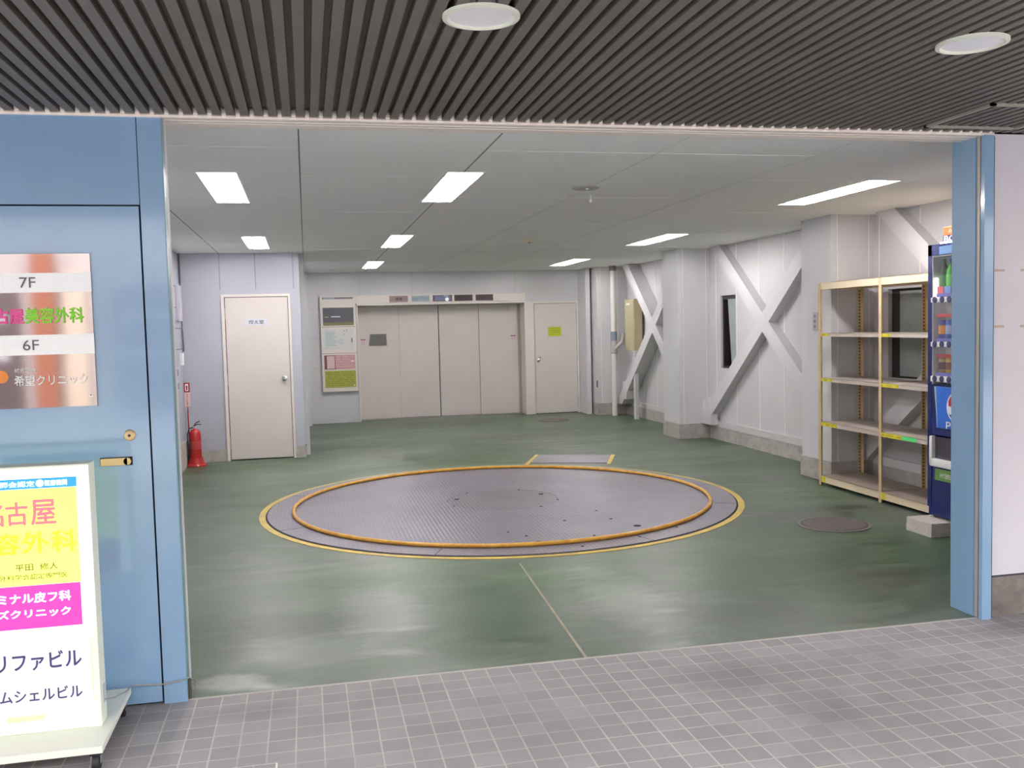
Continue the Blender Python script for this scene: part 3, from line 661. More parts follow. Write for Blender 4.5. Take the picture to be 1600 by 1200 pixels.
bx(0.74, 0.757, 15.974, 15.979, 1.36, 1.43).build('latch', m_dark, t_l)
# back right door
d = thing('door_3', (4.3, 16.05, 0), 'cream door with small yellow notice right of the lift', 'door', kind='structure')
bx(3.897, 3.926, 16.03, 16.13, 0, 1.985).box(4.705, 4.737, 16.03, 16.13, 0, 1.985).box(3.926, 4.705, 16.03, 16.13, 1.95, 1.985).build('door_frame', m_frame, d)
bx(3.926, 4.705, 16.08, 16.2, 0, 1.95).build('door_gap', m_gap, d)
bx(3.934, 4.699, 16.04, 16.085, 0.01, 1.943, bev=0.002).build('door_leaf', m_door, d)
for z_ in (1.76, 0.98, 0.22): MB().tube([(4.703, 16.034, z_ - 0.06), (4.703, 16.034, z_ + 0.06)], 0.008, 10).build('hinge', m_steel, d, True)
MB().lathe([(0.03, 0), (0.03, -0.006), (0.012, -0.010), (0.012, -0.03), (0.025, -0.038), (0.027, -0.052), (0.0001, -0.062)], (3.99, 16.04, 0.955), 'y', 24).build('door_knob', m_chrome, d, True)
MB().lathe([(0.016, 0), (0.014, -0.012), (0.0001, -0.013)], (4.018, 16.04, 1.0), 'y', 16).build('thumb_turn', m_chrome, d, True)
notice('notice', 4.18, 4.42, 1.368, 1.532, (172, 184, 30), 'yellow-green notice on the back right door', 4, (140, 140, 30), y=16.0385, th=0.002)

# ================================================================== LEFT SIDE ITEMS
sg = thing('directory_sign', (-1.3, 4.128, 1.6), 'mirrored clinic directory sign on the blue door with 7F and 6F strips', 'sign')
X0, X1 = -1.545, -0.85
bx(X0, X1, 4.119, 4.128, 1.285, 1.907).build('mirror_plate', mat('mirror_plate', (160, 148, 148), 0.05, 0.95), sg)
m_strip = mat('white_strip', (252, 252, 252), 0.35)
for z0, z1, tx in ((1.752, 1.830, '7F'), (1.500, 1.581, '6F')):
    o_ = bx(X0, X1 + 0.001, 4.1165, 4.119, z0, z1).build('floor_strip', m_strip, sg)
    text('lettering', tx, mat('strip_grey', (98, 92, 98), 0.5), o_, (-1.118, 4.1155, z0 + 0.019), (1, 0, 0), 0.06, 0.042)
m_lg = mat('lime_letter', (132, 214, 46), 0.5); m_pk = mat('pink_letter', (232, 76, 150), 0.5)
text('lettering', '美容外科', m_lg, sg, (-1.104, 4.117, 1.628), (1, 0, 0), 0.219, 0.062, 0.03)
text('lettering', '名古屋', m_pk, sg, (-1.272, 4.117, 1.628), (1, 0, 0), 0.162, 0.060, 0.03)
text('lettering', '希望クリニック', m_white, sg, (-1.157, 4.117, 1.376), (1, 0, 0), 0.276, 0.042, 0.012)
text('lettering', '統合医療', m_white, sg, (-1.155, 4.117, 1.430), (1, 0, 0), 0.080, 0.019)
MB().prism(circ(-1.205, 1.415, 0.026, 24), 'y', 4.1165, 4.119).build('orange_logo', mat('orange_logo', (232, 140, 60), 0.5), sg)
MB().lathe([(0.006, 0), (0.006, -0.003), (0.0001, -0.005)], (-0.872, 4.119, 1.325), 'y', 16).build('screw', m_chrome, sg, True)

# trolley and light box
tr = thing('sign_trolley', (-1.085, 3.80, 0), 'low white trolley on black casters carrying the lit clinic sign', 'trolley')
bx(-1.40, -0.769, 3.515, 4.082, 0.076, 0.102, bev=0.003).build('deck', m_offw, tr)
for (cx, cy) in ((-0.80, 3.56), (-0.80, 4.04), (-1.36, 3.56), (-1.36, 4.04)):
    c_ = bx(cx - 0.018, cx + 0.018, cy - 0.02, cy + 0.02, 0.058, 0.076).build('caster', m_blackp, tr)
    MB().tube([(cx - 0.012, cy, 0.03), (cx + 0.012, cy, 0.03)], 0.03, 20).build('wheel', m_blackp, c_, True)
    for q in (cx - 0.018, cx + 0.014): MB().box(q, q + 0.004, cy - 0.012, cy + 0.012, 0.026, 0.06).build('fork', m_steel, c_)
lb = thing('light_box_sign', (-1.085, 3.75, 0.102), 'glowing free-standing clinic sign with yellow and pink panels on the trolley', 'sign')
SX0, SX1, SY0, SY1, SZ0, SZ1 = -1.362, -0.806, 3.703, 3.797, 0.102, 1.100
bx(SX0, SX1, SY0, SY1, SZ0, SZ1, bev=0.004).build('housing', mat('sign_housing', (230, 234, 216), 0.4), lb)
def em(name, rgb, s_): return mat(name, rgb, 0.4, emit=rgb, estr=s_)
def face(sgn):
    y = SY0 if sgn < 0 else SY1
    e = 0.0015 * sgn
    def fb(name, x0, x1, z0, z1, mt, lay): 
        a, c = sorted((y, y + e * lay)); return bx(x0, x1, a, c, z0, z1).build(name, mt, lb)
    fb('lit_face', SX0 + 0.012, SX1 - 0.003, 0.492, 1.092, E['w'], 1)
    fb('blue_band', -1.315, -0.850, 1.018, 1.055, E['b'], 2)
    fb('yellow_panel', -1.315, -0.852, 0.660, 1.017, E['y'], 2)
    fb('pink_panel', -1.315, -0.855, 0.498, 0.659, E['p'], 2)
    fb('white_plate', SX0 + 0.012, -0.826, 0.200, 0.482, E['w2'], 2)
E = dict(w=em('lit_white', (252, 252, 250), 0.45), b=em('lit_blue', (40, 150, 230), 0.22), y=em('lit_yellow', (242, 248, 110), 0.36), p=em('lit_pink', (226, 66, 170), 0.14), w2=em('lit_plate', (232, 230, 238), 0.16))
face(-1); face(1)
TYY = 3.6985
def T(body, x0, x1, z0, z1, mt, bold=0.0): return text('lettering', body, mt, lb, (x0, TYY, z0), (1, 0, 0), x1 - x0, z1 - z0, bold)
tw = em('letter_white', (255, 255, 255), 0.5); to_ = em('letter_salmon', (240, 120, 130), 0.15); tg_ = em('letter_lime', (196, 232, 50), 0.25)
tn = mat('letter_navy', (66, 62, 108), 0.6); tol = mat('letter_olive', (110, 112, 20), 0.5)
T('外科医師会認定', -1.20, -0.992, 1.026, 1.047, tw, 0.01)
MB().prism(circ(-0.975, 1.0365, 0.0135, 24), 'y', TYY, TYY + 0.0015).build('emblem', tw, lb)
T('適', -0.984, -0.966, 1.028, 1.045, E['b'])
T('医療機関', -0.957, -0.882, 1.026, 1.047, tw, 0.01)
T('名', -1.178, -1.104, 0.886, 0.972, to_, 0.02); T('古', -1.094, -1.021, 0.886, 0.971, to_, 0.02); T('屋', -1.010, -0.926, 0.884, 0.975, to_, 0.02)
T('美', -1.225, -1.145, 0.780, 0.856, tg_, 0.03); T('容', -1.135, -1.055, 0.780, 0.856, tg_, 0.03); T('外', -1.045, -0.957, 0.780, 0.858, tg_, 0.03); T('科', -0.945, -0.862, 0.780, 0.858, tg_, 0.03)
T('院長', -1.175, -1.125, 0.716, 0.740, tol, 0.01); T('平田', -1.073, -1.013, 0.716, 0.740, tol, 0.01); T('修人', -0.990, -0.928, 0.716, 0.740, tol, 0.01)
T('形成外科学会認定専門医', -1.180, -0.897, 0.682, 0.703, tol, 0.005)
T('ターミナル皮フ科', -1.225, -0.890, 0.595, 0.632, tw, 0.03); T('メンズクリニック', -1.225, -0.893, 0.541, 0.572, tw, 0.03)
T('リファビル', -1.158, -0.865, 0.342, 0.408, tn, 0.02); T('ムシェルビル', -1.150, -0.868, 0.226, 0.272, tn, 0.02)
m_tan = mat('old_tape', (226, 220, 176), 0.6)
bx(-1.133, -1.003, 3.701, 3.7035, 0.150, 0.169).build('tape', m_tan, lb); bx(-0.832, -0.827, 3.6995, 3.7035, 0.21, 0.44).build('tape', m_tan, lb)
bx(-0.8065, -0.8035, 3.742, 3.772, 0.175, 0.245).build('switch_plate', mat('switch_grey', (176, 184, 196), 0.4), lb)
pts = [(-0.803, 3.755, 0.185), (-0.78, 3.80, 0.17), (-0.765, 3.95, 0.135), (-0.76, 4.06, 0.118), (-0.70, 4.112, 0.095), (-0.64, 4.118, 0.089), (-0.56, 4.118, 0.10), (-0.545, 4.14, 0.10), (-0.535, 4.26, 0.04), (-0.54, 4.28, 0.004)]
tag(MB().tube(pts, 0.003, 8).build('power_cord', mat('grey_cord', (150, 146, 140), 0.6), smooth=True, loc=(-0.7, 4.0, 0.1)), 'thin grey power cord from the lit sign across the foot of the blue door', 'cord')
MB().lathe([(0.007, 0), (0.007, -0.006)], (-0.69, 4.128, 0.096), 'y', 12)
tag(bx(-0.549, -0.541, 4.15, 4.18, 0.0, 0.085).build('metal_bracket', mat('rusty', (90, 76, 66), 0.7), loc=(-0.54, 4.17, 0)), 'small rusty bracket at the foot of the left jamb', 'bracket')

# fire extinguisher in its red stand
fx, fy = -1.335, 11.62
fs = thing('extinguisher_stand', (fx, fy, 0), 'low red floor stand under the fire extinguisher', 'stand')
MB().lathe([(0.0001, 0), (0.125, 0), (0.125, 0.012), (0.11, 0.03), (0.09, 0.035), (0.0001, 0.035)], (fx, fy, 0), 'z', 32).build('stand_base', m_red, fs, True)
MB().lathe([(0.095, 0.034), (0.082, 0.10), (0.078, 0.10), (0.09, 0.034)], (fx, fy, 0), 'z', 32).build('stand_cup', m_red, fs, True)
fe = thing('fire_extinguisher', (fx, fy, 0.036), 'red fire extinguisher standing left of the cream door', 'fire extinguisher')
MB().lathe([(0.0001, 0.036), (0.064, 0.036), (0.068, 0.05), (0.068, 0.37), (0.06, 0.405), (0.04, 0.43), (0.02, 0.437), (0.02, 0.445), (0.0001, 0.445)], (fx, fy, 0), 'z', 32).build('cylinder', m_red, fe, True)
MB().lathe([(0.0685, 0.2), (0.0685, 0.3)], (fx, fy, 0), 'z', 32).build('label', mat('ext_label', (150, 44, 42), 0.5), fe, True)
MB().lathe([(0.018, 0.44), (0.018, 0.465), (0.012, 0.475), (0.0001, 0.478)], (fx, fy, 0), 'z', 16).box(fx - 0.012, fx + 0.012, fy - 0.02, fy + 0.02, 0.455, 0.475).build('valve', m_steel, fe, True)
MB().tube([(fx - 0.01, fy, 0.47), (fx + 0.03, fy, 0.495), (fx + 0.075, fy, 0.49)], 0.006, 8).tube([(fx - 0.01, fy, 0.475), (fx + 0.02, fy, 0.515), (fx + 0.06, fy, 0.53)], 0.006, 8).build('handle', m_blackp, fe, True)
MB().tube([(fx - 0.018, fy - 0.01, 0.46), (fx - 0.06, fy - 0.02, 0.45), (fx - 0.08, fy - 0.04, 0.38), (fx - 0.076, fy - 0.04, 0.25), (fx - 0.074, fy - 0.04, 0.15)], 0.008, 8).build('hose', m_blackp, fe, True)
MB().tube([(fx - 0.074, fy - 0.04, 0.16), (fx - 0.074, fy - 0.04, 0.08)], [0.009, 0.014], 10).build('nozzle', m_blackp, fe, True)
# its marker post
ep = thing('extinguisher_marker', (-1.40, 11.60, 0), 'thin red post with a small red and white sign beside the extinguisher', 'sign')
MB().tube([(-1.425, 11.82, 0.0), (-1.425, 11.82, 0.66)], 0.007, 8).build('post', m_red, ep, True)
MB().lathe([(0.0001, 0), (0.04, 0), (0.04, 0.006), (0.0001, 0.008)], (-1.425, 11.82, 0), 'z', 20).build('foot', m_red, ep, True)
o_ = bx(-1.457, -1.393, 11.802, 11.814, 0.70, 0.87).build('sign_plate', mat('plate_pinkish', (216, 190, 184), 0.5), ep)
bx(-1.458, -1.392, 11.799, 11.805, 0.87, 0.985).build('red_plate', m_red, ep)
bx(-1.443, -1.407, 11.797, 11.800, 0.885, 0.97).build('pictogram_field', m_white, ep)
MB().box(-1.433, -1.417, 11.795, 11.798, 0.895, 0.95).build('pictogram', m_red, ep)
MB().box(-1.425 - .004, -1.425 + .004, 11.814, 11.82, 0.64, 0.95).build('plate_bracket', m_red, ep)
text('lettering', '消\n火\n器', m_red, o_, (-1.435, 11.800, 0.715), (1, 0, 0), 0.02, 0.14)
# corner cable, wall boxes on the left wall
M = MB().tube([(-1.455, 11.86, 2.53), (-1.455, 11.86, 2.18)], 0.011, 8).tube([(-1.455, 11.86, 2.18), (-1.452, 11.855, 1.75), (-1.452, 11.85, 1.62)], 0.007, 8).tube([(-1.452, 11.85, 1.62), (-1.445, 11.85, 1.36)], 0.010, 8)
tag(M.build('cable', mat('dark_cable', (88, 86, 94), 0.6), smooth=True, loc=(-1.455, 11.86, 1.9)), 'dark cable running down the left corner from the ceiling', 'cable')
tag(bx(-1.47, -1.425, 11.50, 11.72, 1.72, 2.14, bev=0.01).build('wall_duct', mat('lilac_grey', (176, 172, 182), 0.5), loc=(-1.45, 11.6, 1.9)), 'pale lilac wall casing beside the dark corner cable', 'casing')
for z0, lab in ((1.075, 'grey switch box on the left wall, upper of two'), (0.92, 'grey switch box on the left wall, lower of two')):
    sb = thing('switch_box', (-1.47, 11.22, z0), lab, 'switch', 'switch boxes on the left wall')
    bx(-1.47, -1.445, 11.14, 11.30, z0, z0 + 0.115, bev=0.004).build('box', mat('box_grey', (190, 190, 196), 0.4), sb)
    bx(-1.446, -1.44, 11.16, 11.27, z0 + 0.02, z0 + 0.095).build('rocker', mat('rocker_grey', (110, 110, 118), 0.4), sb)
tag(bx(-1.47, -1.44, 11.70, 11.80, 1.20, 1.34).build('junction_box', m_white, loc=(-1.455, 11.75, 1.27)), 'small white junction box at the foot of the corner cable', 'junction box')

# ================================================================== RIGHT SIDE ITEMS
# drain pipe
m_pvc = mat('cream_pipe', (214, 208, 204), 0.45); m_pvcg = mat('grey_coupling', (120, 130, 148), 0.4)
dp = thing('drain_pipe', (5.09, 15.15, 0), 'cream vertical drain pipe with grey coupling by the far pillar', 'pipe')
MB().tube([(5.095, 15.15, 0.0), (5.095, 15.15, 2.47)], 0.047, 24).build('pipe', m_pvc, dp, True)
MB().tube([(5.095, 15.15, 2.455), (5.095, 15.15, CEIL)], 0.06, 24).build('ceiling_collar', mat('brown_collar', (132, 118, 110), 0.5), dp, True)
MB().tube([(5.095, 15.15, 1.27), (5.095, 15.15, 1.43)], 0.053, 24).build('coupling', m_pvcg, dp, True)
MB().tube([(5.095, 15.15, 1.07), (5.095, 15.15, 1.27)], 0.058, 24).tube([(5.11, 15.12, 1.14), (5.19, 14.98, 1.26), (5.205, 14.96, 1.40)], 0.035, 16).build('branch_fitting', mat('fitting_grey', (176, 170, 168), 0.5), dp, True)
MB().tube([(5.095, 15.15, 1.058), (5.095, 15.15, 1.07)], 0.058, 24).build('fitting_ring', mat('ring_red', (126, 84, 84), 0.5), dp, True)
eb = thing('electrical_cabinet', (5.27, 14.65, 1.11), 'khaki electrical cabinet on the right wall at the back', 'cabinet')
bx(5.20, 5.34, 14.42, 14.87, 1.118, 1.955, bev=0.004).build('cabinet_body', m_khaki, eb)
bx(5.34, 5.387, 14.50, 14.80, 1.25, 1.85).build('standoff', m_dark, eb)
bx(5.194, 5.201, 14.445, 14.845, 1.14, 1.93, bev=0.002).build('cabinet_door', m_khaki, eb)
bx(5.1915, 5.1945, 14.60, 14.78, 1.86, 1.895).build('name_label', m_white, eb)
tag(bx(5.19, 5.25, 14.38, 14.47, 0.0, 1.118, bev=0.004).build('cable_duct', m_panelwall, loc=(5.2, 14.4, 0)), 'white cable duct rising from the floor to the khaki cabinet', 'cable duct')
tag(bx(4.862, 4.87, 15.385, 15.425, 0.475, 0.594).build('wall_plate', m_dark, loc=(4.866, 15.405, 0.53)), 'small dark slot plate on the farthest pillar', 'plate')
sw = thing('wall_switch', (4.84, 8.28, 1.54), 'grey remote switch plate on the pillar just left of the rack', 'switch')
bx(4.828, 4.84, 8.215, 8.305, 1.45, 1.63, bev=0.006).build('switch_plate', mat('switch_lilac', (176, 172, 178), 0.5), sw)
for k in range(3): MB().lathe([(0.016, 0), (0.016, -0.008), (0.0001, -0.009)], (4.828, 8.26, 1.59 - k * 0.05), 'x', 16).build('button', mat('button_grey', (140, 136, 146), 0.5), sw, True)

# shelving rack
RX0, RX1 = 4.69, 5.14; RY = [7.965, 7.02, 6.075]
rk = thing('shelving_rack', ((RX0 + RX1) / 2, 7.02, 0), 'beige slotted-angle steel rack with empty shelves beside the vending machine', 'rack')
m_post = mat('slotted_post', (204, 182, 142), 0.45)
N, L, b = nodes(m_post)
t = N.new('ShaderNodeTexCoord'); s_ = N.new('ShaderNodeSeparateXYZ'); L.new(t.outputs['Object'], s_.inputs[0])
zz = mth(m_post, 'FRACT', mth(m_post, 'MULTIPLY', s_.outputs[2], 1 / 0.03)); inz = mth(m_post, 'LESS_THAN', mth(m_post, 'ABSOLUTE', mth(m_post, 'SUBTRACT', zz, 0.5)), 0.28)
geo = N.new('ShaderNodeNewGeometry'); sn = N.new('ShaderNodeSeparateXYZ'); L.new(geo.outputs['Normal'], sn.inputs[0])
side = mth(m_post, 'GREATER_THAN', mth(m_post, 'ABSOLUTE', sn.outputs[1]), 0.7)
yy = None
att = N.new('ShaderNodeSeparateXYZ'); tg = N.new('ShaderNodeTexCoord'); L.new(tg.outputs['Generated'], att.inputs[0])
inx = mth(m_post, 'LESS_THAN', mth(m_post, 'ABSOLUTE', mth(m_post, 'SUBTRACT', att.outputs[0], 0.5)), 0.2)
hole = mth(m_post, 'MULTIPLY', mth(m_post, 'MULTIPLY', inz, side), inx)
setcol(m_post, mixc(m_post, hole, ramp(m_post, noise(m_post, 6, 3), [(0.3, (206, 186, 150)), (0.7, (192, 166, 124))]), lin((112, 84, 54))))
TOPZ = 1.895
for y in RY:
    for fx_, sx in ((RX0, 1), (RX1, -1)):
        sy = -1 if y == RY[0] else 1
        if y == RY[1]: sy = -1
        M = MB()
        xa, xb = sorted((fx_, fx_ + sx * 0.003)); ya, yb = sorted((y, y + sy * 0.04))
        M.box(xa, xb, ya, yb, 0.0, TOPZ)
        xa, xb = sorted((fx_, fx_ + sx * 0.04)); ya, yb = sorted((y, y + sy * 0.003))
        M.box(xa, xb, ya, yb, 0.0, TOPZ)
        M.build('post', m_post, rk)
tiers = [(0.03, 0.09, m_beige, m_shelf), (0.562, 0.600, m_shelf, m_shelf), (0.98, 1.012, m_shelf, m_shelf), (1.398, 1.429, m_shelf, m_shelf), (1.834, 1.897, m_beige, m_beige)]
tapes = {(0, 0): (7.91, 7.86, m_tapey), (1, 0): (6.99, 6.93, m_tapey), (0, 1): (7.92, 7.66, m_tapey), (1, 1): (6.99, 6.70, m_tapey), (0, 2): (7.92, 7.74, m_tapey), (1, 2): (6.99, 6.75, m_tapey), (0, 3): (7.92, 7.80, m_tapey), (1, 3): (6.99, 6.86, m_tapey)}
for bay in (0, 1):
    ya, yb = RY[bay + 1] + 0.006, RY[bay] - 0.006
    for ti, (z0, z1, mf, mtop) in enumerate(tiers):
        S = thing('shelf', (0, 0, 0), None, None); S.parent = rk; S.location = -rk.location
        bpy.data.objects.remove(S)
        M = MB().box(RX0 + 0.004, RX1 - 0.004, ya, yb, z1 - 0.003, z1)
        M.box(RX0 + 0.004, RX0 + 0.007, ya, yb, z0, z1).box(RX1 - 0.007, RX1 - 0.004, ya, yb, z0, z1)
        M.box(RX0 + 0.007, RX1 - 0.007, ya, ya + 0.003, z0, z1).box(RX0 + 0.007, RX1 - 0.007, yb - 0.003, yb, z0, z1)
        sh = M.build('shelf', mf, rk)
        if mf is m_beige and ti == 0: MB().box(RX0 + 0.008, RX1 - 0.008, ya + 0.004, yb - 0.004, z1, z1 + 0.001).build('deck', mat('deck_grey', (150, 138, 126), 0.5), sh)
        if (bay, ti) in tapes:
            t0, t1, mt_ = tapes[(bay, ti)]
            lbm = MB().box(RX0 + 0.0015, RX0 + 0.0045, t1, t0, z0 + 0.002, z1 - 0.002).build('label_tape', mt_, sh)
            M = MB(); random.seed(bay * 10 + ti); q = t0 - 0.02
            while q > t1 + 0.02 and ti: 
                if random.random() < 0.6: M.box(RX0 + 0.0005, RX0 + 0.0016, q - 0.012, q, (z0 + z1) / 2 - 0.006, (z0 + z1) / 2 + 0.006)
                q -= 0.02
            if ti: M.build('tape_writing', mat('tape_ink', (150, 132, 40), 0.6), sh)
            else: M.b.free()
        if (bay, ti) == (1, 1): MB().box(RX0 + 0.0015, RX0 + 0.0045, 6.52, 6.70, z0 + 0.002, z1 - 0.002).build('label_tape', m_tapeg, sh)

# vending machine
VX, VY0, VY1, VZ0, VZ1 = 4.4, 4.985, 5.985, 0.12, 2.072
vm = thing('vending_machine', (4.75, 5.5, 0.1), 'blue drinks vending machine standing on concrete blocks beside the rack', 'vending machine')
M = bx(VX + 0.12, 5.12, VY0, VY1, VZ0, VZ1, bev=0.006)
M.box(VX, VX + 0.12, VY1 - 0.042, VY1, 0.18, VZ1).box(VX, VX + 0.12, VY0, VY0 + 0.042, 0.18, VZ1).box(VX, VX + 0.12, VY0, VY1, 1.994, VZ1).box(VX + 0.012, VX + 0.12, VY0, VY1, 0.12, 0.18)
M.box(VX + 0.004, VX + 0.12, VY0 + 0.04, VY1 - 0.04, 0.18, 0.485).box(VX + 0.002, VX + 0.12, VY0 + 0.04, VY1 - 0.04, 0.71, 1.075)
M.build('cabinet', m_vblue, vm)
bx(VX - 0.003, VX, VY0 + 0.04, VY1 - 0.125, 1.998, 2.055).build('top_band', m_vlight, vm)
m_vin = mat('display_interior', (208, 210, 216), 0.5)
M = bx(VX + 0.11, VX + 0.119, VY0 + 0.042, VY1 - 0.042, 1.075, 1.994).box(VX + 0.003, VX + 0.11, VY1 - 0.05, VY1 - 0.043, 1.075, 1.994).box(VX + 0.003, VX + 0.11, VY0 + 0.043, VY0 + 0.05, 1.075, 1.994).box(VX + 0.004, VX + 0.11, VY0 + 0.05, VY1 - 0.05, 1.985, 1.993)
M.build('display_case', m_vin, vm)
m_cool = em('display_lamp', (255, 250, 236), 1.6)
bx(VX + 0.02, VX + 0.03, VY1 - 0.072, VY1 - 0.054, 1.70, 1.835).build('display_lamp', m_cool, vm)
shz = [(1.660, 1.697), (1.345, 1.380), (1.094, 1.136)]
for z0, z1 in shz:
    bb = bx(VX - 0.012, VX + 0.108, VY0 + 0.045, VY1 - 0.045, z0, z1, bev=0.006).build('button_shelf', m_white, vm)
    bx(VX - 0.006, VX + 0.0, VY0 + 0.10, VY1 - 0.10, z1 + 0.002, z1 + 0.026).build('price_strip', mat('price_blue', (104, 104, 168), 0.4), bb)
    for k in range(11):
        yc = VY1 - 0.094 - k * 0.076
        MB().lathe([(0.023, 0), (0.023, -0.004), (0.0001, -0.005)], (VX - 0.012, yc, (z0 + z1) / 2 + 0.001), 'x', 16).build('select_button', mat('button_dark', (56, 58, 96), 0.3), bb, True)
# glass front
gm = bpy.data.materials.new('clear_pane'); gm.use_nodes = True; N = gm.node_tree.nodes; L = gm.node_tree.links
for n_ in list(N): N.remove(n_)
o_ = N.new('ShaderNodeOutputMaterial'); mxs = N.new('ShaderNodeMixShader'); tp = N.new('ShaderNodeBsdfTransparent'); gl = N.new('ShaderNodeBsdfGlossy'); gl.inputs['Roughness'].default_value = 0.03
fr = N.new('ShaderNodeValue'); fr.outputs[0].default_value = 0.07
L.new(fr.outputs[0], mxs.inputs[0]); L.new(tp.outputs[0], mxs.inputs[1]); L.new(gl.outputs[0], mxs.inputs[2]); L.new(mxs.outputs[0], o_.inputs[0])
M = MB()
for z0, z1 in ((1.70, 1.992), (1.383, 1.658), (1.138, 1.343)): M.box(VX + 0.001, VX + 0.003, VY0 + 0.05, VY1 - 0.05, z0, z1)
M.build('display_pane', gm, vm)
# advertising panel
ap = bx(VX - 0.006, VX + 0.003, VY0 + 0.08, VY1 - 0.10, 0.765, 1.062, bev=0.004).build('poster_panel', None or soft('poster_blue', (30, 84, 190), (56, 120, 220), 2.2, 0.3), vm)
MB().prism([(VY1 - 0.10, 1.06), (VY1 - 0.08, 1.06), (VY1 - 0.115, 0.77), (VY1 - 0.12, 0.77)], 'x', VX - 0.007, VX - 0.002).build('panel_edge', mat('panel_edge', (150, 180, 190), 0.3), ap)
cy, cz, R_ = 5.655, 0.925, 0.112
MB().prism(circ(cy, cz, R_, 48), 'x', VX - 0.0085, VX - 0.006).build('emblem_disc', mat('emblem_white', (232, 234, 240), 0.4), ap)
def band(lo, hi, n=24):
    r = R_ - 0.012; pts = []
    up = []; dn = []
    for i in range(n + 1):
        u = -r + 2 * r * i / n; lim = math.sqrt(max(r * r - u * u, 0)); 
        a = min(max(lo(u), -lim), lim); c = min(max(hi(u), -lim), lim); up.append((cy - u, cz + c)); dn.append((cy - u, cz + a))
    return up + dn[::-1]
wv_ = lambda u: 0.018 * math.sin(u / R_ * 2.6)
MB().prism(band(lambda u: 0.012 + wv_(u) - u * 0.12, lambda u: 1)[1:-1], 'x', VX - 0.0095, VX - 0.0085).build('emblem_red', mat('emblem_red', (190, 30, 48), 0.4), ap)
MB().prism(band(lambda u: -1, lambda u: -0.045 + wv_(u) - u * 0.12)[1:-1], 'x', VX - 0.0095, VX - 0.0085).build('emblem_blue', mat('emblem_blue', (24, 50, 140), 0.4), ap)
text('lettering', 'pepsi', m_white, ap, (VX - 0.0075, 5.772, 0.770), (0, -1, 0), 0.235, 0.062, 0.01)
# dispensing door
M = MB().box(VX - 0.035, VX + 0.004, VY0 + 0.06, VY1 - 0.06, 0.485, 0.545, bev=0.014).box(VX - 0.035, VX + 0.004, VY1 - 0.095, VY1 - 0.06, 0.50, 0.705, bev=0.010).box(VX - 0.035, VX + 0.004, VY0 + 0.06, VY0 + 0.095, 0.50, 0.705, bev=0.010)
M.build('dispenser_frame', m_white, vm, True)
bx(VX - 0.006, VX + 0.002, VY0 + 0.095, VY1 - 0.095, 0.545, 0.70).build('dispenser_flap', mat('smoked_flap', (66, 62, 72), 0.15), vm)
bx(VX - 0.012, VX - 0.002, VY0 + 0.095, VY1 - 0.115, 0.545, 0.562).build('flap_sill', mat('dark_sill', (70, 66, 86), 0.4), vm)
hb = bx(VX - 0.001, VX + 0.004, VY0 + 0.30, VY1 - 0.084, 0.385, 0.468).build('hybrid_label', mat('hybrid_green', (104, 150, 70), 0.4), vm)
text('lettering', 'HYBRID', m_white, hb, (VX - 0.0015, 5.845, 0.408), (0, -1, 0), 0.145, 0.034, 0.01, shear=0.2)
# feet
M = MB()
for yy_ in (VY1 - 0.02, VY0 + 0.05):
    M.tube([(VX + 0.035, yy_, 0.1), (VX + 0.035, yy_, 0.125)], 0.008, 8).tube([(VX + 0.035, yy_, 0.1), (VX + 0.035, yy_, 0.106)], 0.022, 14)
    M.tube([(5.05, yy_, 0.1), (5.05, yy_, 0.125)], 0.012, 8)
M.build('levelling_foot', m_steel, vm, True)
# topper sign on the machine
ts = thing('topper_sign', (4.45, 5.5, 2.072), 'orange and navy coffee sign standing on the vending machine', 'sign')
bx(VX + 0.03, VX + 0.05, 5.12, 5.86, 2.118, 2.19, bev=0.004).build('orange_panel', soft('orange_print', (226, 104, 40), (236, 140, 60), 6, 0.4), ts)
bx(VX + 0.029, VX + 0.05, 5.12, 5.862, 2.080, 2.130).build('navy_panel', mat('navy_print', (40, 44, 110), 0.4), ts)
bx(VX + 0.01, VX + 0.052, 5.12, 5.865, 2.072, 2.082).build('lamp_strip', em('topper_lamp', (255, 255, 255), 3.0), ts)
text('lettering', 'Suntory', m_white, ts, (VX + 0.0265, 5.80, 2.140), (0, -1, 0), 0.17, 0.030, 0.01, shear=0.3)
text('lettering', 'BOSS', m_white, ts, (VX + 0.0265, 5.845, 2.084), (0, -1, 0), 0.215, 0.042, 0.03)
# drinks in the display
def bottle(x, y, z, h, r, cap, body, lab, low):
    t_ = thing('drink_bottle', (x, y, z), lab, 'bottle', 'bottles on the top display row')
    MB().lathe([(0.0001, 0), (r, 0), (r, h * 0.62), (r * 0.92, h * 0.70), (r * 0.42, h * 0.86), (r * 0.40, h * 0.9), (0.0001, h * 0.9)], (x, y, z), 'z', 20).build('bottle_body', body, t_, True)
    MB().lathe([(r * 0.46, h * 0.89), (r * 0.46, h), (0.0001, h)], (x, y, z), 'z', 16).build('cap', cap, t_, True)
    MB().lathe([(r * 1.02, h * 0.2), (r * 1.02, h * 0.58)], (x, y, z), 'z', 20).build('wrap', low, t_, True)
bt = [((40, 90, 60), (60, 84, 52), (70, 130, 70), 'dark green tea bottle, leftmost in the top display row'), ((60, 90, 170), (70, 170, 60), (90, 190, 70), 'bright green bottle with blue cap, second in the top display row'), ((230, 230, 230), (90, 150, 70), (120, 90, 60), 'green bottle with white cap, third in the top display row'), ((200, 60, 40), (190, 130, 60), (220, 160, 60), 'amber bottle hidden beside the jamb in the top display row')]
for k, (cp, bd, wr, lab) in enumerate(bt):
    yc = 5.886 - k * 0.077
    bottle(VX + 0.06, yc, 1.698, 0.27, 0.034, mat('cap', cp, 0.4), mat('bottle', bd, 0.2), lab, mat('wrap', wr, 0.4))
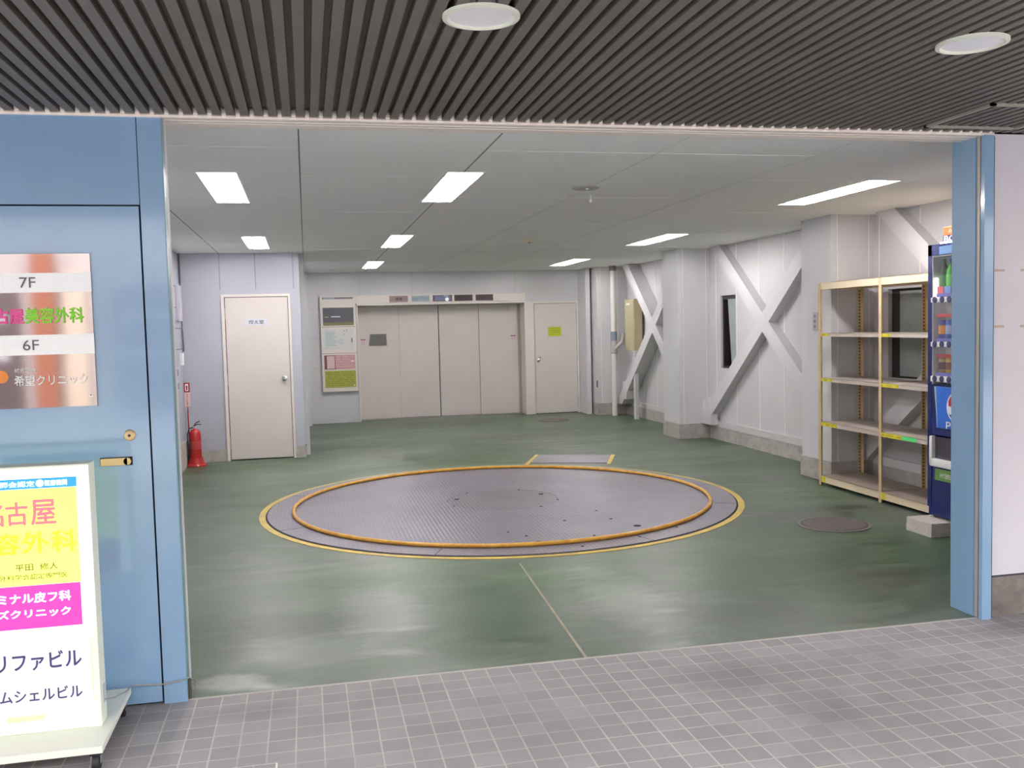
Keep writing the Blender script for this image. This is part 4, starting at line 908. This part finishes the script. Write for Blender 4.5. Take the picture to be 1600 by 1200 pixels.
for k, (c, lab) in enumerate((((222, 110, 116), 'small red price tag under the leftmost bottle'), ((110, 150, 210), 'small blue price tag under the second bottle'), ((110, 150, 210), 'small blue price tag under the third bottle'))):
    yc = 5.862 - k * 0.077
    o_ = bx(VX + 0.008, VX + 0.012, yc - 0.034, yc + 0.034, 1.728 - 0.03, 1.772).build('price_tag', mat('tag', c, 0.5), loc=(VX + 0.01, yc, 1.74))
    tag(o_, lab, 'tag', 'price tags in the top display row')
cn = [((70, 70, 150), (226, 150, 50), 'purple drink can with orange print, leftmost in the middle row'), ((60, 100, 190), (150, 160, 210), 'blue drink can, second in the middle row'), ((130, 190, 40), (230, 220, 60), 'lime green drink can, third in the middle row'), ((200, 40, 40), (230, 220, 200), 'red drink can hidden beside the jamb in the middle row')]
cn2 = [((176, 150, 96), (80, 50, 40), 'tan coffee can, leftmost in the bottom row'), ((190, 160, 90), (120, 60, 40), 'gold coffee can, second in the bottom row'), ((200, 50, 50), (180, 170, 130), 'red coffee can, third in the bottom row'), ((160, 60, 50), (190, 180, 160), 'brown coffee can hidden beside the jamb in the bottom row')]
def can(x, y, z, h, r, c, d2, lab, grp):
    t_ = thing('drink_can', (x, y, z), lab, 'can', grp)
    MB().lathe([(0.0001, 0), (r * 0.9, 0), (r, 0.006), (r, h - 0.01), (r * 0.85, h - 0.001), (0.0001, h - 0.001)], (x, y, z), 'z', 20).build('can_body', mat('can', c, 0.3, 0.3), t_, True)
    MB().lathe([(r * 1.02, h * 0.35), (r * 1.02, h * 0.75)], (x, y, z), 'z', 20).build('can_print', mat('can_print', d2, 0.4), t_, True)
    MB().lathe([(r * 0.86, h - 0.002), (r * 0.86, h), (0.0001, h)], (x, y, z), 'z', 16).build('can_lid', m_steel, t_, True)
for k in range(4):
    yc = 5.896 - k * 0.076
    can(VX + 0.06, yc, 1.381, 0.155, 0.031, *cn[k], 'cans on the middle display row')
    can(VX + 0.06, yc, 1.137, 0.13, 0.030, *cn2[k], 'cans on the bottom display row')
for k, (z_, lab) in enumerate(((1.555, 'red label strip over the middle display row'), (1.268, 'red label strip over the bottom display row'))):
    o_ = bx(VX + 0.02, VX + 0.03, 5.50, 5.915, z_, z_ + 0.024).build('label_strip', mat('strip_red', (196, 60, 60), 0.4), vm)
# blocks under the machine
def block(x0, x1, y0, y1, lab):
    t_ = thing('concrete_block', ((x0 + x1) / 2, (y0 + y1) / 2, 0), lab, 'concrete block', 'blocks under the vending machine')
    MB().box(x0, x1, y0, y1, 0, 0.052, bev=0.004).build('lower_slab', m_conc2, t_)
    MB().box(x0 + 0.004, x1, y0 + 0.003, y1, 0.052, 0.100, bev=0.004).build('upper_slab', m_conc2, t_)
block(4.255, 5.12, 5.745, 6.03, 'pale concrete block under the vending machine foot at the rack end')
block(4.255, 5.12, 4.95, 5.24, 'pale concrete block under the vending machine foot at the street end')
